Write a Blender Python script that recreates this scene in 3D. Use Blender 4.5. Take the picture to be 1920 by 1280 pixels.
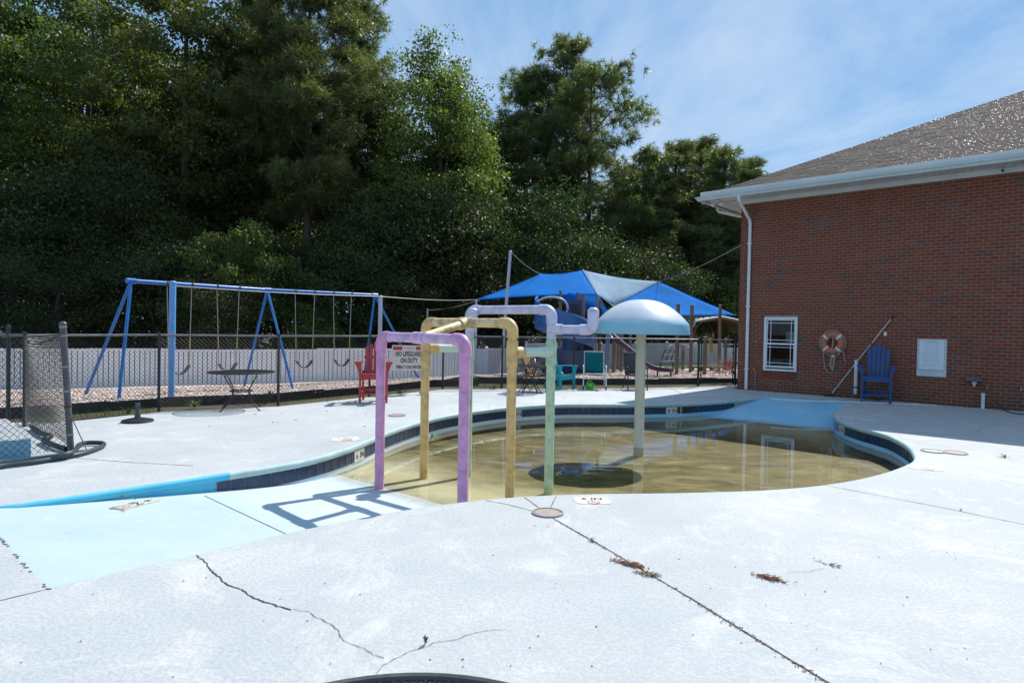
import bpy, math, random
import numpy as np
from mathutils import Vector, Matrix
from mathutils.geometry import tessellate_polygon

random.seed(7)
rng = np.random.default_rng(7)
R = math.radians
scene = bpy.context.scene
COL = scene.collection
for o in list(bpy.data.objects):
    bpy.data.objects.remove(o, do_unlink=True)

# ------------------------------------------------------------------ camera
F_PX, CX, CY = 1188.2, 960.0, 640.0          # focal length and centre in pixels of the 1920 x 1280 frame
PITCH, ROLL, EYE = 0.0208, 0.0177, 1.6516
cd = bpy.data.cameras.new('camera')
cam = bpy.data.objects.new('camera', cd)
COL.objects.link(cam)
cd.sensor_width = 36.0
cd.lens = F_PX / 1920.0 * 36.0
cd.clip_start, cd.clip_end = 0.05, 3000
cam.matrix_world = Matrix.Translation((0, 0, EYE)) @ Matrix.Rotation(R(90) - PITCH, 4, 'X') @ Matrix.Rotation(ROLL, 4, 'Z')
scene.camera = cam

# ------------------------------------------------------------------ sky, sun, exposure
SUN_EL, SUN_AZ = R(48.5), math.atan2(0.58, 0.815)      # azimuth from +Y towards +X
w = bpy.data.worlds.new('World'); scene.world = w; w.use_nodes = True
nt = w.node_tree; nt.nodes.clear()
def N(nt, t, **k):
    n = nt.nodes.new(t)
    for a, b in k.items():
        if a == 'ins':
            for i, v in b.items(): n.inputs[i].default_value = v
        else: setattr(n, a, b)
    return n
out = N(nt, 'ShaderNodeOutputWorld'); bg = N(nt, 'ShaderNodeBackground'); bg.inputs[1].default_value = 0.066
sky = N(nt, 'ShaderNodeTexSky', sky_type='NISHITA', sun_disc=False, sun_elevation=SUN_EL, sun_rotation=SUN_AZ,
        altitude=0, air_density=1.0, dust_density=0.15, ozone_density=4.0)
tc = N(nt, 'ShaderNodeTexCoord'); sep = N(nt, 'ShaderNodeSeparateXYZ'); nt.links.new(tc.outputs['Generated'], sep.inputs[0])
# thin cirrus on a flat layer high above: direction projected on to a plane
zc = N(nt, 'ShaderNodeMath', operation='MAXIMUM', ins={1: 0.06}); nt.links.new(sep.outputs[2], zc.inputs[0])
dx = N(nt, 'ShaderNodeMath', operation='DIVIDE'); dy = N(nt, 'ShaderNodeMath', operation='DIVIDE')
nt.links.new(sep.outputs[0], dx.inputs[0]); nt.links.new(zc.outputs[0], dx.inputs[1])
nt.links.new(sep.outputs[1], dy.inputs[0]); nt.links.new(zc.outputs[0], dy.inputs[1])
cmb = N(nt, 'ShaderNodeCombineXYZ'); nt.links.new(dx.outputs[0], cmb.inputs[0]); nt.links.new(dy.outputs[0], cmb.inputs[1])
mp = N(nt, 'ShaderNodeMapping'); mp.inputs['Rotation'].default_value = (0, 0, R(38)); mp.inputs['Scale'].default_value = (1.0, 0.42, 1)
nt.links.new(cmb.outputs[0], mp.inputs[0])
n1 = N(nt, 'ShaderNodeTexNoise', ins={'Scale': 1.15, 'Detail': 9.0, 'Roughness': 0.62, 'Distortion': 0.5}); nt.links.new(mp.outputs[0], n1.inputs['Vector'])
n2 = N(nt, 'ShaderNodeTexNoise', ins={'Scale': 0.35, 'Detail': 3.0}); nt.links.new(cmb.outputs[0], n2.inputs['Vector'])
mm = N(nt, 'ShaderNodeMath', operation='MULTIPLY'); nt.links.new(n1.outputs[0], mm.inputs[0]); nt.links.new(n2.outputs[0], mm.inputs[1])
cr = N(nt, 'ShaderNodeValToRGB'); cr.color_ramp.elements[0].position = 0.20; cr.color_ramp.elements[1].position = 0.42
cr.color_ramp.elements[0].color = (0.0, 0.0, 0.0, 1); cr.color_ramp.elements[1].color = (0.72, 0.72, 0.72, 1)
nt.links.new(mm.outputs[0], cr.inputs[0])
mx = N(nt, 'ShaderNodeMix', data_type='RGBA'); mx.inputs[7].default_value = (11.5, 12.6, 13.6, 1)
hz = N(nt, 'ShaderNodeMix', data_type='RGBA'); hz.inputs[0].default_value = 0.55; hz.inputs[7].default_value = (4.6, 8.6, 14.2, 1); nt.links.new(sky.outputs[0], hz.inputs[6])
nt.links.new(cr.outputs[0], mx.inputs[0]); nt.links.new(hz.outputs[2], mx.inputs[6])
nt.links.new(mx.outputs[2], bg.inputs[0]); nt.links.new(bg.outputs[0], out.inputs[0])

sl = bpy.data.lights.new('sun', 'SUN'); sun = bpy.data.objects.new('sun', sl); COL.objects.link(sun)
sl.energy = 5.0; sl.angle = R(0.53); sl.color = (1.0, 0.965, 0.90)
SDIR = Vector((math.sin(SUN_AZ) * math.cos(SUN_EL), math.cos(SUN_AZ) * math.cos(SUN_EL), math.sin(SUN_EL)))
sun.location = (10, 10, 30)
sun.rotation_euler = SDIR.to_track_quat('Z', 'Y').to_euler()
scene.view_settings.view_transform = 'Standard'
scene.view_settings.look = 'None'
scene.view_settings.exposure = 0.22
scene.view_settings.gamma = 1.0
scene.view_settings.use_curve_mapping = False
scene.render.engine = 'CYCLES'
scene.cycles.max_bounces = 8
scene.cycles.transparent_max_bounces = 12

# ------------------------------------------------------------------ surveying: photograph -> place
def ray(px, py):
    xr, yr = (px - CX) / F_PX, (py - CY) / F_PX
    x = xr * math.cos(ROLL) + yr * math.sin(ROLL); y = -xr * math.sin(ROLL) + yr * math.cos(ROLL)
    U = Vector((0, math.sin(PITCH), math.cos(PITCH))); Fw = Vector((0, math.cos(PITCH), -math.sin(PITCH)))
    return Vector((x, 0, 0)) - y * U + Fw
def g(px, py, z=0.0):
    d = ray(px, py); t = (z - EYE) / d.z
    return Vector((d.x * t, d.y * t, z))
def at(px, py, Y):
    d = ray(px, py); t = Y / d.y
    return Vector((d.x * t, Y, EYE + d.z * t))

# ------------------------------------------------------------------ mesh helper
def perp(d):
    d = Vector(d).normalized()
    a = Vector((0, 0, 1)) if abs(d.z) < 0.9 else Vector((1, 0, 0))
    u = d.cross(a).normalized()
    return u, u.cross(d).normalized()
class MB:
    def __init__(s): s.v = []; s.f = []; s.m = []
    def add(s, vs, fs, m=0):
        b = len(s.v); s.v += [tuple(p) for p in vs]; s.f += [tuple(i + b for i in f) for f in fs]; s.m += [m] * len(fs); return s
    def quad(s, a, b, c, d, m=0): return s.add([a, b, c, d], [(0, 1, 2, 3)], m)
    def poly(s, pts, m=0): return s.add(pts, [tuple(range(len(pts)))], m)
    def box(s, c, sz, ax=None, m=0):
        c = Vector(c); X, Y, Z = ax if ax else (Vector((1, 0, 0)), Vector((0, 1, 0)), Vector((0, 0, 1)))
        hx, hy, hz = sz[0] / 2, sz[1] / 2, sz[2] / 2
        vs = [c + X * (i * hx) + Y * (j * hy) + Z * (k * hz) for k in (-1, 1) for j in (-1, 1) for i in (-1, 1)]
        return s.add(vs, [(0, 2, 3, 1), (4, 5, 7, 6), (0, 1, 5, 4), (2, 6, 7, 3), (0, 4, 6, 2), (1, 3, 7, 5)], m)
    def bbox(s, c, sz, ax=None, bev=0.01, m=0):
        """a box with its four long (third axis) edges chamfered"""
        c = Vector(c); X, Y, Z = ax if ax else (Vector((1, 0, 0)), Vector((0, 1, 0)), Vector((0, 0, 1)))
        hx, hy, hz = sz[0] / 2, sz[1] / 2, sz[2] / 2; b = min(bev, hx * .6, hy * .6)
        ring = [(hx - b, -hy), (hx, -hy + b), (hx, hy - b), (hx - b, hy), (-hx + b, hy), (-hx, hy - b), (-hx, -hy + b), (-hx + b, -hy)]
        vs = [c + X * x + Y * y - Z * hz for x, y in ring] + [c + X * x + Y * y + Z * hz for x, y in ring]
        fs = [(i, (i + 1) % 8, 8 + (i + 1) % 8, 8 + i) for i in range(8)] + [tuple(range(7, -1, -1)), tuple(range(8, 16))]
        return s.add(vs, fs, m)
    def beam(s, a, b, wd, ht, up=(0, 0, 1), m=0):
        a, b = Vector(a), Vector(b); d = (b - a); L = d.length; d.normalize(); up = Vector(up)
        x = d.cross(up)
        if x.length < 1e-4: x = perp(d)[0]
        x.normalize(); z = x.cross(d).normalized()
        return s.box((a + b) / 2, (wd, L, ht), (x, d, z), m)
    def tube(s, path, r, n=8, caps=True, closed=False, m=0):
        P = [Vector(p) for p in path]; k = len(P)
        rs = list(r) if hasattr(r, '__len__') else [r] * k
        vs, fs = [], []; u = None
        for i in range(k):
            if closed: t = (P[(i + 1) % k] - P[i - 1])
            else: t = P[min(i + 1, k - 1)] - P[max(i - 1, 0)]
            t.normalize()
            if u is None: u, v = perp(t)
            else:
                u = (u - t * u.dot(t))
                if u.length < 1e-5: u = perp(t)[0]
                u.normalize(); v = u.cross(t).normalized()
            for j in range(n):
                a = 2 * math.pi * j / n
                vs.append(P[i] + (u * math.cos(a) + v * math.sin(a)) * rs[i])
        for i in range(k if closed else k - 1):
            for j in range(n):
                a, b = i * n + j, i * n + (j + 1) % n; c, d = ((i + 1) % k) * n + (j + 1) % n, ((i + 1) % k) * n + j
                fs.append((a, d, c, b))
        if caps and not closed:
            fs.append(tuple(range(n))); fs.append(tuple(range((k - 1) * n + n - 1, (k - 1) * n - 1, -1)))
        return s.add(vs, fs, m)
    def lathe(s, prof, n=24, c=(0, 0, 0), m=0, cap0=False, cap1=False):
        c = Vector(c); vs, fs = [], []
        for r, z in prof:
            for j in range(n):
                a = 2 * math.pi * j / n; vs.append(c + Vector((r * math.cos(a), r * math.sin(a), z)))
        for i in range(len(prof) - 1):
            for j in range(n):
                fs.append((i * n + j, i * n + (j + 1) % n, (i + 1) * n + (j + 1) % n, (i + 1) * n + j))
        if cap0: fs.append(tuple(range(n - 1, -1, -1)))
        if cap1: fs.append(tuple(range((len(prof) - 1) * n, len(prof) * n)))
        return s.add(vs, fs, m)
    def grid(s, fn, nu, nv, m=0):
        vs = [fn(i / nu, j / nv) for j in range(nv + 1) for i in range(nu + 1)]
        fs = [(j * (nu + 1) + i, j * (nu + 1) + i + 1, (j + 1) * (nu + 1) + i + 1, (j + 1) * (nu + 1) + i) for j in range(nv) for i in range(nu)]
        return s.add(vs, fs, m)
    def thick(s, fn, nu, nv, t, m=0):
        """a curved sheet with real thickness"""
        A = [Vector(fn(i / nu, j / nv)) for j in range(nv + 1) for i in range(nu + 1)]
        W = nu + 1; nrm = []
        for j in range(nv + 1):
            for i in range(W):
                e1 = A[j * W + min(i + 1, nu)] - A[j * W + max(i - 1, 0)]; e2 = A[min(j + 1, nv) * W + i] - A[max(j - 1, 0) * W + i]
                q = e1.cross(e2); nrm.append(q.normalized() if q.length > 1e-9 else Vector((0, 0, 1)))
        B = [a - q * t for a, q in zip(A, nrm)]; k = len(A); fs = []
        for j in range(nv):
            for i in range(nu):
                a = j * W + i; fs += [(a, a + 1, a + 1 + W, a + W), (k + a, k + a + W, k + a + W + 1, k + a + 1)]
        edge = [i for i in range(W)] + [j * W + nu for j in range(1, nv + 1)] + [nv * W + i for i in range(nu - 1, -1, -1)] + [j * W for j in range(nv - 1, 0, -1)]
        for a, b in zip(edge, edge[1:] + edge[:1]): fs.append((a, k + a, k + b, b))
        return s.add(A + B, fs, m)

def mesh_np(name, V, Fq):
    me = bpy.data.meshes.new(name); V = np.asarray(V, dtype=np.float32); Fq = np.asarray(Fq, dtype=np.int32)
    me.vertices.add(len(V)); me.vertices.foreach_set('co', V.ravel())
    k = Fq.shape[1]; me.loops.add(Fq.size); me.loops.foreach_set('vertex_index', Fq.ravel())
    me.polygons.add(len(Fq)); me.polygons.foreach_set('loop_start', np.arange(len(Fq), dtype=np.int32) * k)
    me.polygons.foreach_set('loop_total', np.full(len(Fq), k, dtype=np.int32))
    me.update(calc_edges=True); return me

def root_of(o):
    while o.parent: o = o.parent
    return o
def obj(name, mb, mats, parent=None, smooth=False, world=False, kind=None, label=None):
    """link ONE mesh object. world=True: the vertices are in world coordinates and get moved into the parent's frame"""
    if isinstance(mb, MB):
        me = bpy.data.meshes.new(name); V = mb.v
        if world and parent is not None:
            r = root_of(parent); Mi = (Matrix.Translation(r.location) @ r.rotation_euler.to_matrix().to_4x4()).inverted()
            V = [tuple(Mi @ Vector(p)) for p in V]
        me.from_pydata(V, [], mb.f); me.update()
        if max(mb.m, default=0) > 0: me.polygons.foreach_set('material_index', mb.m)
    else: me = mb
    if not isinstance(mats, (list, tuple)): mats = [mats]
    if not me.materials:
        for q in mats: me.materials.append(q)
    if smooth:
        me.polygons.foreach_set('use_smooth', [True] * len(me.polygons))
        if smooth != 'all':
            try: me.set_sharp_from_angle(angle=R(38))
            except Exception: pass
    o = bpy.data.objects.new(name, me); COL.objects.link(o)
    if parent is not None: o.parent = parent
    if kind: o['kind'] = kind
    if label: o['label'] = label
    return o
def thing(name, label, cat, loc=(0, 0, 0), rz=0.0, group=None):
    o = bpy.data.objects.new(name, None); COL.objects.link(o); o.location = loc; o.rotation_euler = (0, 0, rz)
    o.empty_display_size = 0.1; o['label'] = label; o['category'] = cat
    if group: o['group'] = group
    return o
def tag(o, label, cat, group=None):
    o['label'] = label; o['category'] = cat
    if group: o['group'] = group
    return o
def dup(o, loc=None, rz=None, label=None, parent=None):
    c = o.copy(); COL.objects.link(c)
    if parent is not None: c.parent = parent
    if loc is not None: c.location = loc
    if rz is not None: c.rotation_euler = (0, 0, rz)
    if label: c['label'] = label
    for ch in list(o.children): dup(ch, parent=c)
    return c
def struct(name, mb, mats, parent=None, **k):
    return obj(name, mb, mats, parent, kind='structure' if parent is None else None, **k)

_font_cache = {}
def text_mb(s, h, bold=0.0, sx=1.0):
    """flat lettering, centred on x, baseline at 0, capital height h, in the xy plane"""
    c = bpy.data.curves.new('lettering', 'FONT'); c.body = s; c.align_x = 'CENTER'; c.size = 1.0; c.offset = bold; c.resolution_u = 2
    o = bpy.data.objects.new('lettering', c); COL.objects.link(o)
    dg = bpy.context.evaluated_depsgraph_get(); me = bpy.data.meshes.new_from_object(o.evaluated_get(dg))
    V = [v.co.copy() for v in me.vertices]; Fs = [tuple(p.vertices) for p in me.polygons]
    bpy.data.objects.remove(o); bpy.data.curves.remove(c); bpy.data.meshes.remove(me)
    k = h / 0.69
    mb = MB(); mb.add([(v.x * k * sx, v.y * k, 0) for v in V], Fs); return mb
def place_flat(mb, o, X, Y, dst=None, m=0):
    o, X, Y = Vector(o), Vector(X).normalized(), Vector(Y).normalized()
    d = dst or MB(); d.add([o + X * v[0] + Y * v[1] for v in mb.v], mb.f, m); return d

# ------------------------------------------------------------------ materials
def newmat(name):
    m = bpy.data.materials.new(name); m.use_nodes = True; t = m.node_tree; b = t.nodes['Principled BSDF']; return m, t, b
def ramp(t, stops, src=None, interp='LINEAR'):
    r = N(t, 'ShaderNodeValToRGB'); r.color_ramp.interpolation = interp; e = r.color_ramp.elements
    while len(e) < len(stops): e.new(0.5)
    for q, (p, c) in zip(e, stops): q.position = p; q.color = (c[0], c[1], c[2], 1)
    if src is not None: t.links.new(src, r.inputs[0])
    return r
def noise(t, scale, detail=4, rough=0.55, vec=None, dist=0.0):
    n = N(t, 'ShaderNodeTexNoise', ins={'Scale': scale, 'Detail': detail, 'Roughness': rough, 'Distortion': dist})
    if vec is not None: t.links.new(vec, n.inputs['Vector'])
    return n
def pos(t): return N(t, 'ShaderNodeNewGeometry').outputs['Position']
def objco(t): return N(t, 'ShaderNodeTexCoord').outputs['Object']
def bump(t, b, src, strength, dist):
    k = N(t, 'ShaderNodeBump', ins={'Strength': strength, 'Distance': dist}); t.links.new(src, k.inputs['Height']); t.links.new(k.outputs[0], b.inputs['Normal']); return k
def mixc(t, fac, a, b_, blend='MIX'):
    q = N(t, 'ShaderNodeMix', data_type='RGBA', blend_type=blend)
    for i, s in ((0, fac), (6, a), (7, b_)):
        if isinstance(s, (int, float)): q.inputs[i].default_value = s
        elif isinstance(s, tuple): q.inputs[i].default_value = (*s, 1)
        else: t.links.new(s, q.inputs[i])
    return q.outputs[2]
def math_(t, op, a, b_=None):
    q = N(t, 'ShaderNodeMath', operation=op)
    for i, s in ((0, a), (1, b_)):
        if s is None: continue
        if isinstance(s, (int, float)): q.inputs[i].default_value = s
        else: t.links.new(s, q.inputs[i])
    return q.outputs[0]
def paint(name, c, c2=None, scale=6.0, rough=0.5, metal=0.0, bmp=0.15, bs=60, bd=0.002, lo=0.38, hi=0.68, world=True, spec=None):
    """a worn painted, plastic, wood or metal surface: two tones mixed by noise, roughness variation, fine relief"""
    m, t, b = newmat(name); c2 = c2 or tuple(x * 0.75 for x in c)
    v = pos(t) if world else objco(t)
    n = noise(t, scale, 6, 0.6, v); r = ramp(t, [(lo, c), (hi, c2)], n.outputs[0]); t.links.new(r.outputs[0], b.inputs['Base Color'])
    b.inputs['Metallic'].default_value = metal
    n2 = noise(t, scale * 4, 3, 0.5, v); rr = ramp(t, [(0.3, (rough * .8,) * 3), (0.7, (min(1, rough * 1.25),) * 3)], n2.outputs[0]); t.links.new(rr.outputs[0], b.inputs['Roughness'])
    if spec is not None: b.inputs['Specular IOR Level'].default_value = spec
    if bmp: bump(t, b, noise(t, bs, 4, 0.6, v).outputs[0], bmp, bd)
    return m
def island(t): return N(t, 'ShaderNodeNewGeometry').outputs['Random Per Island']
def leafmat(name, cols, rough=0.5, trans=0.35, tcol=None):
    m, t, b = newmat(name); n = len(cols)
    r = ramp(t, [((i + .5) / n, c) for i, c in enumerate(cols)], island(t)); 
    oi = N(t, 'ShaderNodeObjectInfo').outputs['Random']
    hs = N(t, 'ShaderNodeHueSaturation'); t.links.new(r.outputs[0], hs.inputs['Color'])
    t.links.new(math_(t, 'ADD', math_(t, 'MULTIPLY', oi, 0.05), 0.475), hs.inputs['Hue'])
    t.links.new(math_(t, 'ADD', math_(t, 'MULTIPLY', oi, 0.5), 0.75), hs.inputs['Value'])
    t.links.new(hs.outputs[0], b.inputs['Base Color']); b.inputs['Roughness'].default_value = rough
    b.inputs['Specular IOR Level'].default_value = 0.45
    pn_ = noise(t, 0.45, 3, .5, pos(t)); vv = N(t, 'ShaderNodeHueSaturation'); t.links.new(hs.outputs[0], vv.inputs['Color']); t.links.new(math_(t, 'ADD', math_(t, 'MULTIPLY', pn_.outputs[0], 1.6), 0.2), vv.inputs['Value']); hs = vv; t.links.new(hs.outputs[0], b.inputs['Base Color'])
    tr = N(t, 'ShaderNodeBsdfTranslucent'); mul = mixc(t, 1.0, hs.outputs[0], tcol or (1.75, 1.85, 0.7), 'MULTIPLY'); t.links.new(mul, tr.inputs[0])
    ms = N(t, 'ShaderNodeMixShader', ins={0: trans}); t.links.new(b.outputs[0], ms.inputs[1]); t.links.new(tr.outputs[0], ms.inputs[2])
    t.links.new(ms.outputs[0], t.nodes['Material Output'].inputs[0]); return m
M = {}
# ================================================================== POOL AND DECK
def catmull(P, step=0.12):
    P = [Vector(p) for p in P]; out = []
    for i in range(len(P) - 1):
        p0 = P[i - 1] if i else P[0] * 2 - P[1]; p1, p2 = P[i], P[i + 1]; p3 = P[i + 2] if i + 2 < len(P) else P[-1] * 2 - P[-2]
        n = max(1, int((p2 - p1).length / step))
        for k in range(n):
            t = k / n
            out.append(0.5 * ((2 * p1) + (p2 - p0) * t + (2 * p0 - 5 * p1 + 4 * p2 - p3) * t * t + (3 * p1 - p0 - 3 * p2 + p3) * t ** 3))
    out.append(P[-1]); return out
def resample(P, step):
    P = [Vector(p) for p in P]; L = [0.0]
    for a, b in zip(P, P[1:]): L.append(L[-1] + (b - a).length)
    n = max(1, round(L[-1] / step)); res = []; i = 0
    for k in range(n + 1):
        s = L[-1] * k / n
        while i < len(P) - 2 and L[i + 1] < s: i += 1
        f = (s - L[i]) / max(1e-9, L[i + 1] - L[i]); res.append(P[i].lerp(P[i + 1], f))
    return res
far_px = [(0, 947.5), (75, 938), (150, 927), (250, 912), (350, 897), (450, 882), (500, 874), (575, 860), (640, 842), (685, 825.5), (720, 810.5), (780, 791), (850, 775.5), (945, 763),
          (1045, 757.3), (1141, 757), (1225, 756.3), (1290, 754.5), (1363, 749.6), (1440, 742)]
right_px = [(1603, 755), (1587, 760.8), (1571, 769), (1565.8, 777.5), (1575.5, 787), (1592, 793.4), (1616, 801), (1642, 807.7), (1670.6, 816.4), (1697, 829.5), (1712, 841.6), (1719.5, 854.7),
            (1718, 862), (1709, 869), (1690, 877), (1662, 886.6), (1609, 899.5), (1548, 909.4), (1500, 914.5), (1431, 919.5), (1272, 924.4), (1112, 926.4), (996, 930.5), (900, 938), (800, 950.5), (740, 960),
            (670, 973), (590, 989), (535, 1001), (370, 1040), (200, 1078), (90, 1104)]
FAR = catmull([Vector((-4.86, 5.63, 0))] + [g(*p) for p in far_px])
NEAR = catmull([g(*p) for p in right_px])
OUT = FAR + NEAR                                    # closed outline; gaps FAR[-1]->NEAR[0] and NEAR[-1]->FAR[0] are the ramp heads
LR0, LR1 = NEAR[-1], FAR[0]                         # head of the left ramp
RR0, RR1 = FAR[-1], NEAR[0]                         # head of the ramp by the building
def line_dist(p, a, b, inside):
    d = (b - a).normalized(); n = Vector((-d.y, d.x, 0))
    if (inside - a).dot(n) < 0: n = -n
    return (Vector((p[0], p[1], 0)) - a).dot(n)
MID = Vector((1.5, 10, 0))
WATER_Z, DEEP = -0.33, -0.475
def floor_z(x, y):
    dl, dr = line_dist((x, y), LR0, LR1, MID), line_dist((x, y), RR0, RR1, MID)
    a, b = 0.092 * dl, 0.122 * dr
    k = 12.0; z = -math.log(math.exp(-k * a) + math.exp(-k * b) + math.exp(-k * -DEEP)) / k
    return min(-0.004, -z - (0.0 if a > .5 or True else 0))
def inside(poly, x, y):
    c = False; n = len(poly); j = n - 1
    for i in range(n):
        a, b = poly[i], poly[j]
        if (a.y > y) != (b.y > y) and x < (b.x - a.x) * (y - a.y) / (b.y - a.y) + a.x: c = not c
        j = i
    return c
def fill(name_outer, holes, z, mb=None, m=0):
    loops = [[Vector((p.x, p.y, z)) for p in name_outer]] + [[Vector((p.x, p.y, z)) for p in h] for h in holes]
    tri = tessellate_polygon(loops); vs = [p for l in loops for p in l]; mb = mb or MB()
    fs = []
    for t in tri:
        a, b, c = (vs[i] for i in t)
        fs.append(t if (b - a).cross(c - a).z > 0 else (t[0], t[2], t[1]))
    return mb.add(vs, fs, m)

# ---- the building's frame (needed for the deck line too)
YAW = 0.7286
BD = Vector((math.cos(YAW), -math.sin(YAW), 0)); BV = Vector((math.sin(YAW), math.cos(YAW), 0))     # along the brick wall / into the building
BC = g(1381.5, 729)
def bw(s, v, z): return BC + BD * s + BV * v + Vector((0, 0, z))

# ---- fence lines (plan)
V3 = lambda x, y, z=0.0: Vector((x, y, z))
FENCE = [V3(-7.87, 9.9), V3(-7.5, 9.75), V3(-6.6, 11.85), V3(-4.75, 12.9), V3(-3.35, 14.95), V3(-1.84, 17.0), V3(-0.26, 17.35), V3(1.74, 17.75), V3(3.75, 18.4), V3(5.65, 19.15)]
DECK = [V3(16.5, -6), V3(16.5, 9.6)] + [bw(s, 0.06, 0) for s in (13, 6, 0.05)] + [V3(6.62, 18.9), V3(6.95, 19.55), V3(5.7, 18.98), V3(3.78, 18.2), V3(1.77, 17.58), V3(-0.24, 17.2), V3(-1.8, 16.8), V3(-3.25, 14.75),
        V3(-4.68, 12.7), V3(-6.45, 11.6), V3(-7.3, 10.2), V3(-8.6, 10.1), V3(-14, 9.5), V3(-14, -6)]

# ---- materials
def deck_mat(name, base, worn, blotch, spk=0.55):
    m, t, b = newmat(name); v = pos(t)
    big = noise(t, 0.55, 5, 0.6, v, 0.3); mid = noise(t, 2.6, 6, 0.62, v); fine = noise(t, 38, 5, 0.68, v); lace = noise(t, 95, 3, 0.6, v)
    c = ramp(t, [(0.40, base), (0.66, worn)], big.outputs[0]).outputs[0]
    c = mixc(t, ramp(t, [(0.55, (0, 0, 0)), (0.74, (0.8, 0.8, 0.8))], mid.outputs[0]).outputs[0], c, blotch)
    c = mixc(t, ramp(t, [(0.50, (0, 0, 0)), (0.66, (spk, spk, spk))], fine.outputs[0]).outputs[0], c, tuple(x * 0.60 for x in base))
    st = noise(t, 1.3, 6, 0.7, v, 1.2); c = mixc(t, ramp(t, [(0.60, (0, 0, 0)), (0.70, (0.22, 0.22, 0.22))], st.outputs[0]).outputs[0], c, (0.34, 0.33, 0.31))
    wide = noise(t, 0.22, 6, 0.7, v, 0.6); c = mixc(t, ramp(t, [(0.46, (0, 0, 0)), (0.62, (0.6, 0.6, 0.6))], wide.outputs[0]).outputs[0], c, (0.375, 0.40, 0.41)); pt_ = noise(t, 0.95, 7, 0.72, v, 1.6); c = mixc(t, ramp(t, [(0.54, (0, 0, 0)), (0.62, (0.28, 0.28, 0.28)), (0.72, (0.5, 0.5, 0.5))], pt_.outputs[0]).outputs[0], c, (0.70, 0.68, 0.655))
    sp_ = noise(t, 9, 6, 0.75, v, 0.5); c = mixc(t, ramp(t, [(0.66, (0, 0, 0)), (0.72, (0.35, 0.35, 0.35))], sp_.outputs[0]).outputs[0], c, (0.30, 0.32, 0.33))
    t.links.new(c, b.inputs['Base Color']); b.inputs['Roughness'].default_value = 0.72; b.inputs['Specular IOR Level'].default_value = 0.3
    h = math_(t, 'ADD', math_(t, 'MULTIPLY', ramp(t, [(0.44, (0, 0, 0)), (0.56, (1, 1, 1))], fine.outputs[0]).outputs[0], 0.7), math_(t, 'MULTIPLY', lace.outputs[0], 0.5))
    bump(t, b, h, 0.55, 0.004); return m
M['deck'] = deck_mat('textured deck coating', (0.44, 0.47, 0.485), (0.53, 0.54, 0.542), (0.62, 0.592, 0.56))
M['joint'] = paint('dark joint filler', (0.035, 0.045, 0.05), (0.09, 0.10, 0.10), 30, 0.8)
M['crack'] = paint('open crack', (0.03, 0.03, 0.032), (0.07, 0.07, 0.07), 40, 0.9)
# pool shell: paint on the ramps, plaster, and the green-brown film where water has stood
m, t, b = newmat('pool shell paint and algae'); v = pos(t); s_ = N(t, 'ShaderNodeSeparateXYZ'); t.links.new(v, s_.inputs[0]); z = s_.outputs[2]
nz = noise(t, 1.6, 6, 0.65, v, 0.6); streakm = N(t, 'ShaderNodeMapping'); streakm.inputs['Scale'].default_value = (1.1, 2.2, 1); t.links.new(v, streakm.inputs[0])
ns = noise(t, 1.3, 7, 0.62, streakm.outputs[0], 0.8)
blue = ramp(t, [(0.35, (0.395, 0.50, 0.545)), (0.62, (0.445, 0.53, 0.565)), (0.8, (0.51, 0.56, 0.575))], noise(t, 1.1, 6, 0.6, v).outputs[0]).outputs[0]
xw = math_(t, 'SUBTRACT', s_.outputs[0], 3.0)
blue2 = ramp(t, [(0.3, (0.20, 0.50, 0.74)), (0.7, (0.33, 0.60, 0.76))], noise(t, 1.1, 6, 0.6, v).outputs[0]).outputs[0]
blue = mixc(t, N(t, 'ShaderNodeClamp').outputs[0] if False else ramp(t, [(0.45, (0, 0, 0)), (0.55, (1, 1, 1))], math_(t, 'ADD', math_(t, 'MULTIPLY', xw, 0.15), 0.5)).outputs[0], blue, blue2)
scf = noise(t, 5, 7, 0.75, v, 1.0); blue = mixc(t, ramp(t, [(0.57, (0, 0, 0)), (0.64, (.55, .55, .55))], scf.outputs[0]).outputs[0], blue, (0.55, 0.59, 0.60)); blue = mixc(t, ramp(t, [(0.60, (0, 0, 0)), (0.72, (.4, .4, .4))], noise(t, 2.2, 6, 0.7, v, 1.4).outputs[0]).outputs[0], blue, (0.30, 0.36, 0.38))
zz = math_(t, 'ADD', math_(t, 'MULTIPLY', z, -2.0), math_(t, 'MULTIPLY', math_(t, 'SUBTRACT', nz.outputs[0], 0.5), 0.16))
olive = ramp(t, [(0.34, (0.072, 0.064, 0.027)), (0.46, (0.150, 0.134, 0.060)), (0.58, (0.235, 0.212, 0.108)), (0.7, (0.35, 0.32, 0.195))], ns.outputs[0]).outputs[0]
cream = ramp(t, [(0.4, (0.55, 0.545, 0.44)), (0.7, (0.46, 0.44, 0.31))], ns.outputs[0]).outputs[0]
white = ramp(t, [(0.4, (0.50, 0.60, 0.645)), (0.7, (0.56, 0.62, 0.63))], nz.outputs[0]).outputs[0]
f1 = ramp(t, [(0.30, (0, 0, 0)), (0.48, (1, 1, 1))], zz).outputs[0]; f2 = ramp(t, [(0.62, (0, 0, 0)), (0.70, (1, 1, 1))], zz).outputs[0]; f3 = ramp(t, [(0.77, (0, 0, 0)), (0.90, (1, 1, 1))], zz).outputs[0]
left = ramp(t, [(0.35, (1, 1, 1)), (0.5, (0, 0, 0))], math_(t, 'ADD', math_(t, 'MULTIPLY', xw, 0.12), 0.5)).outputs[0]
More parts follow.
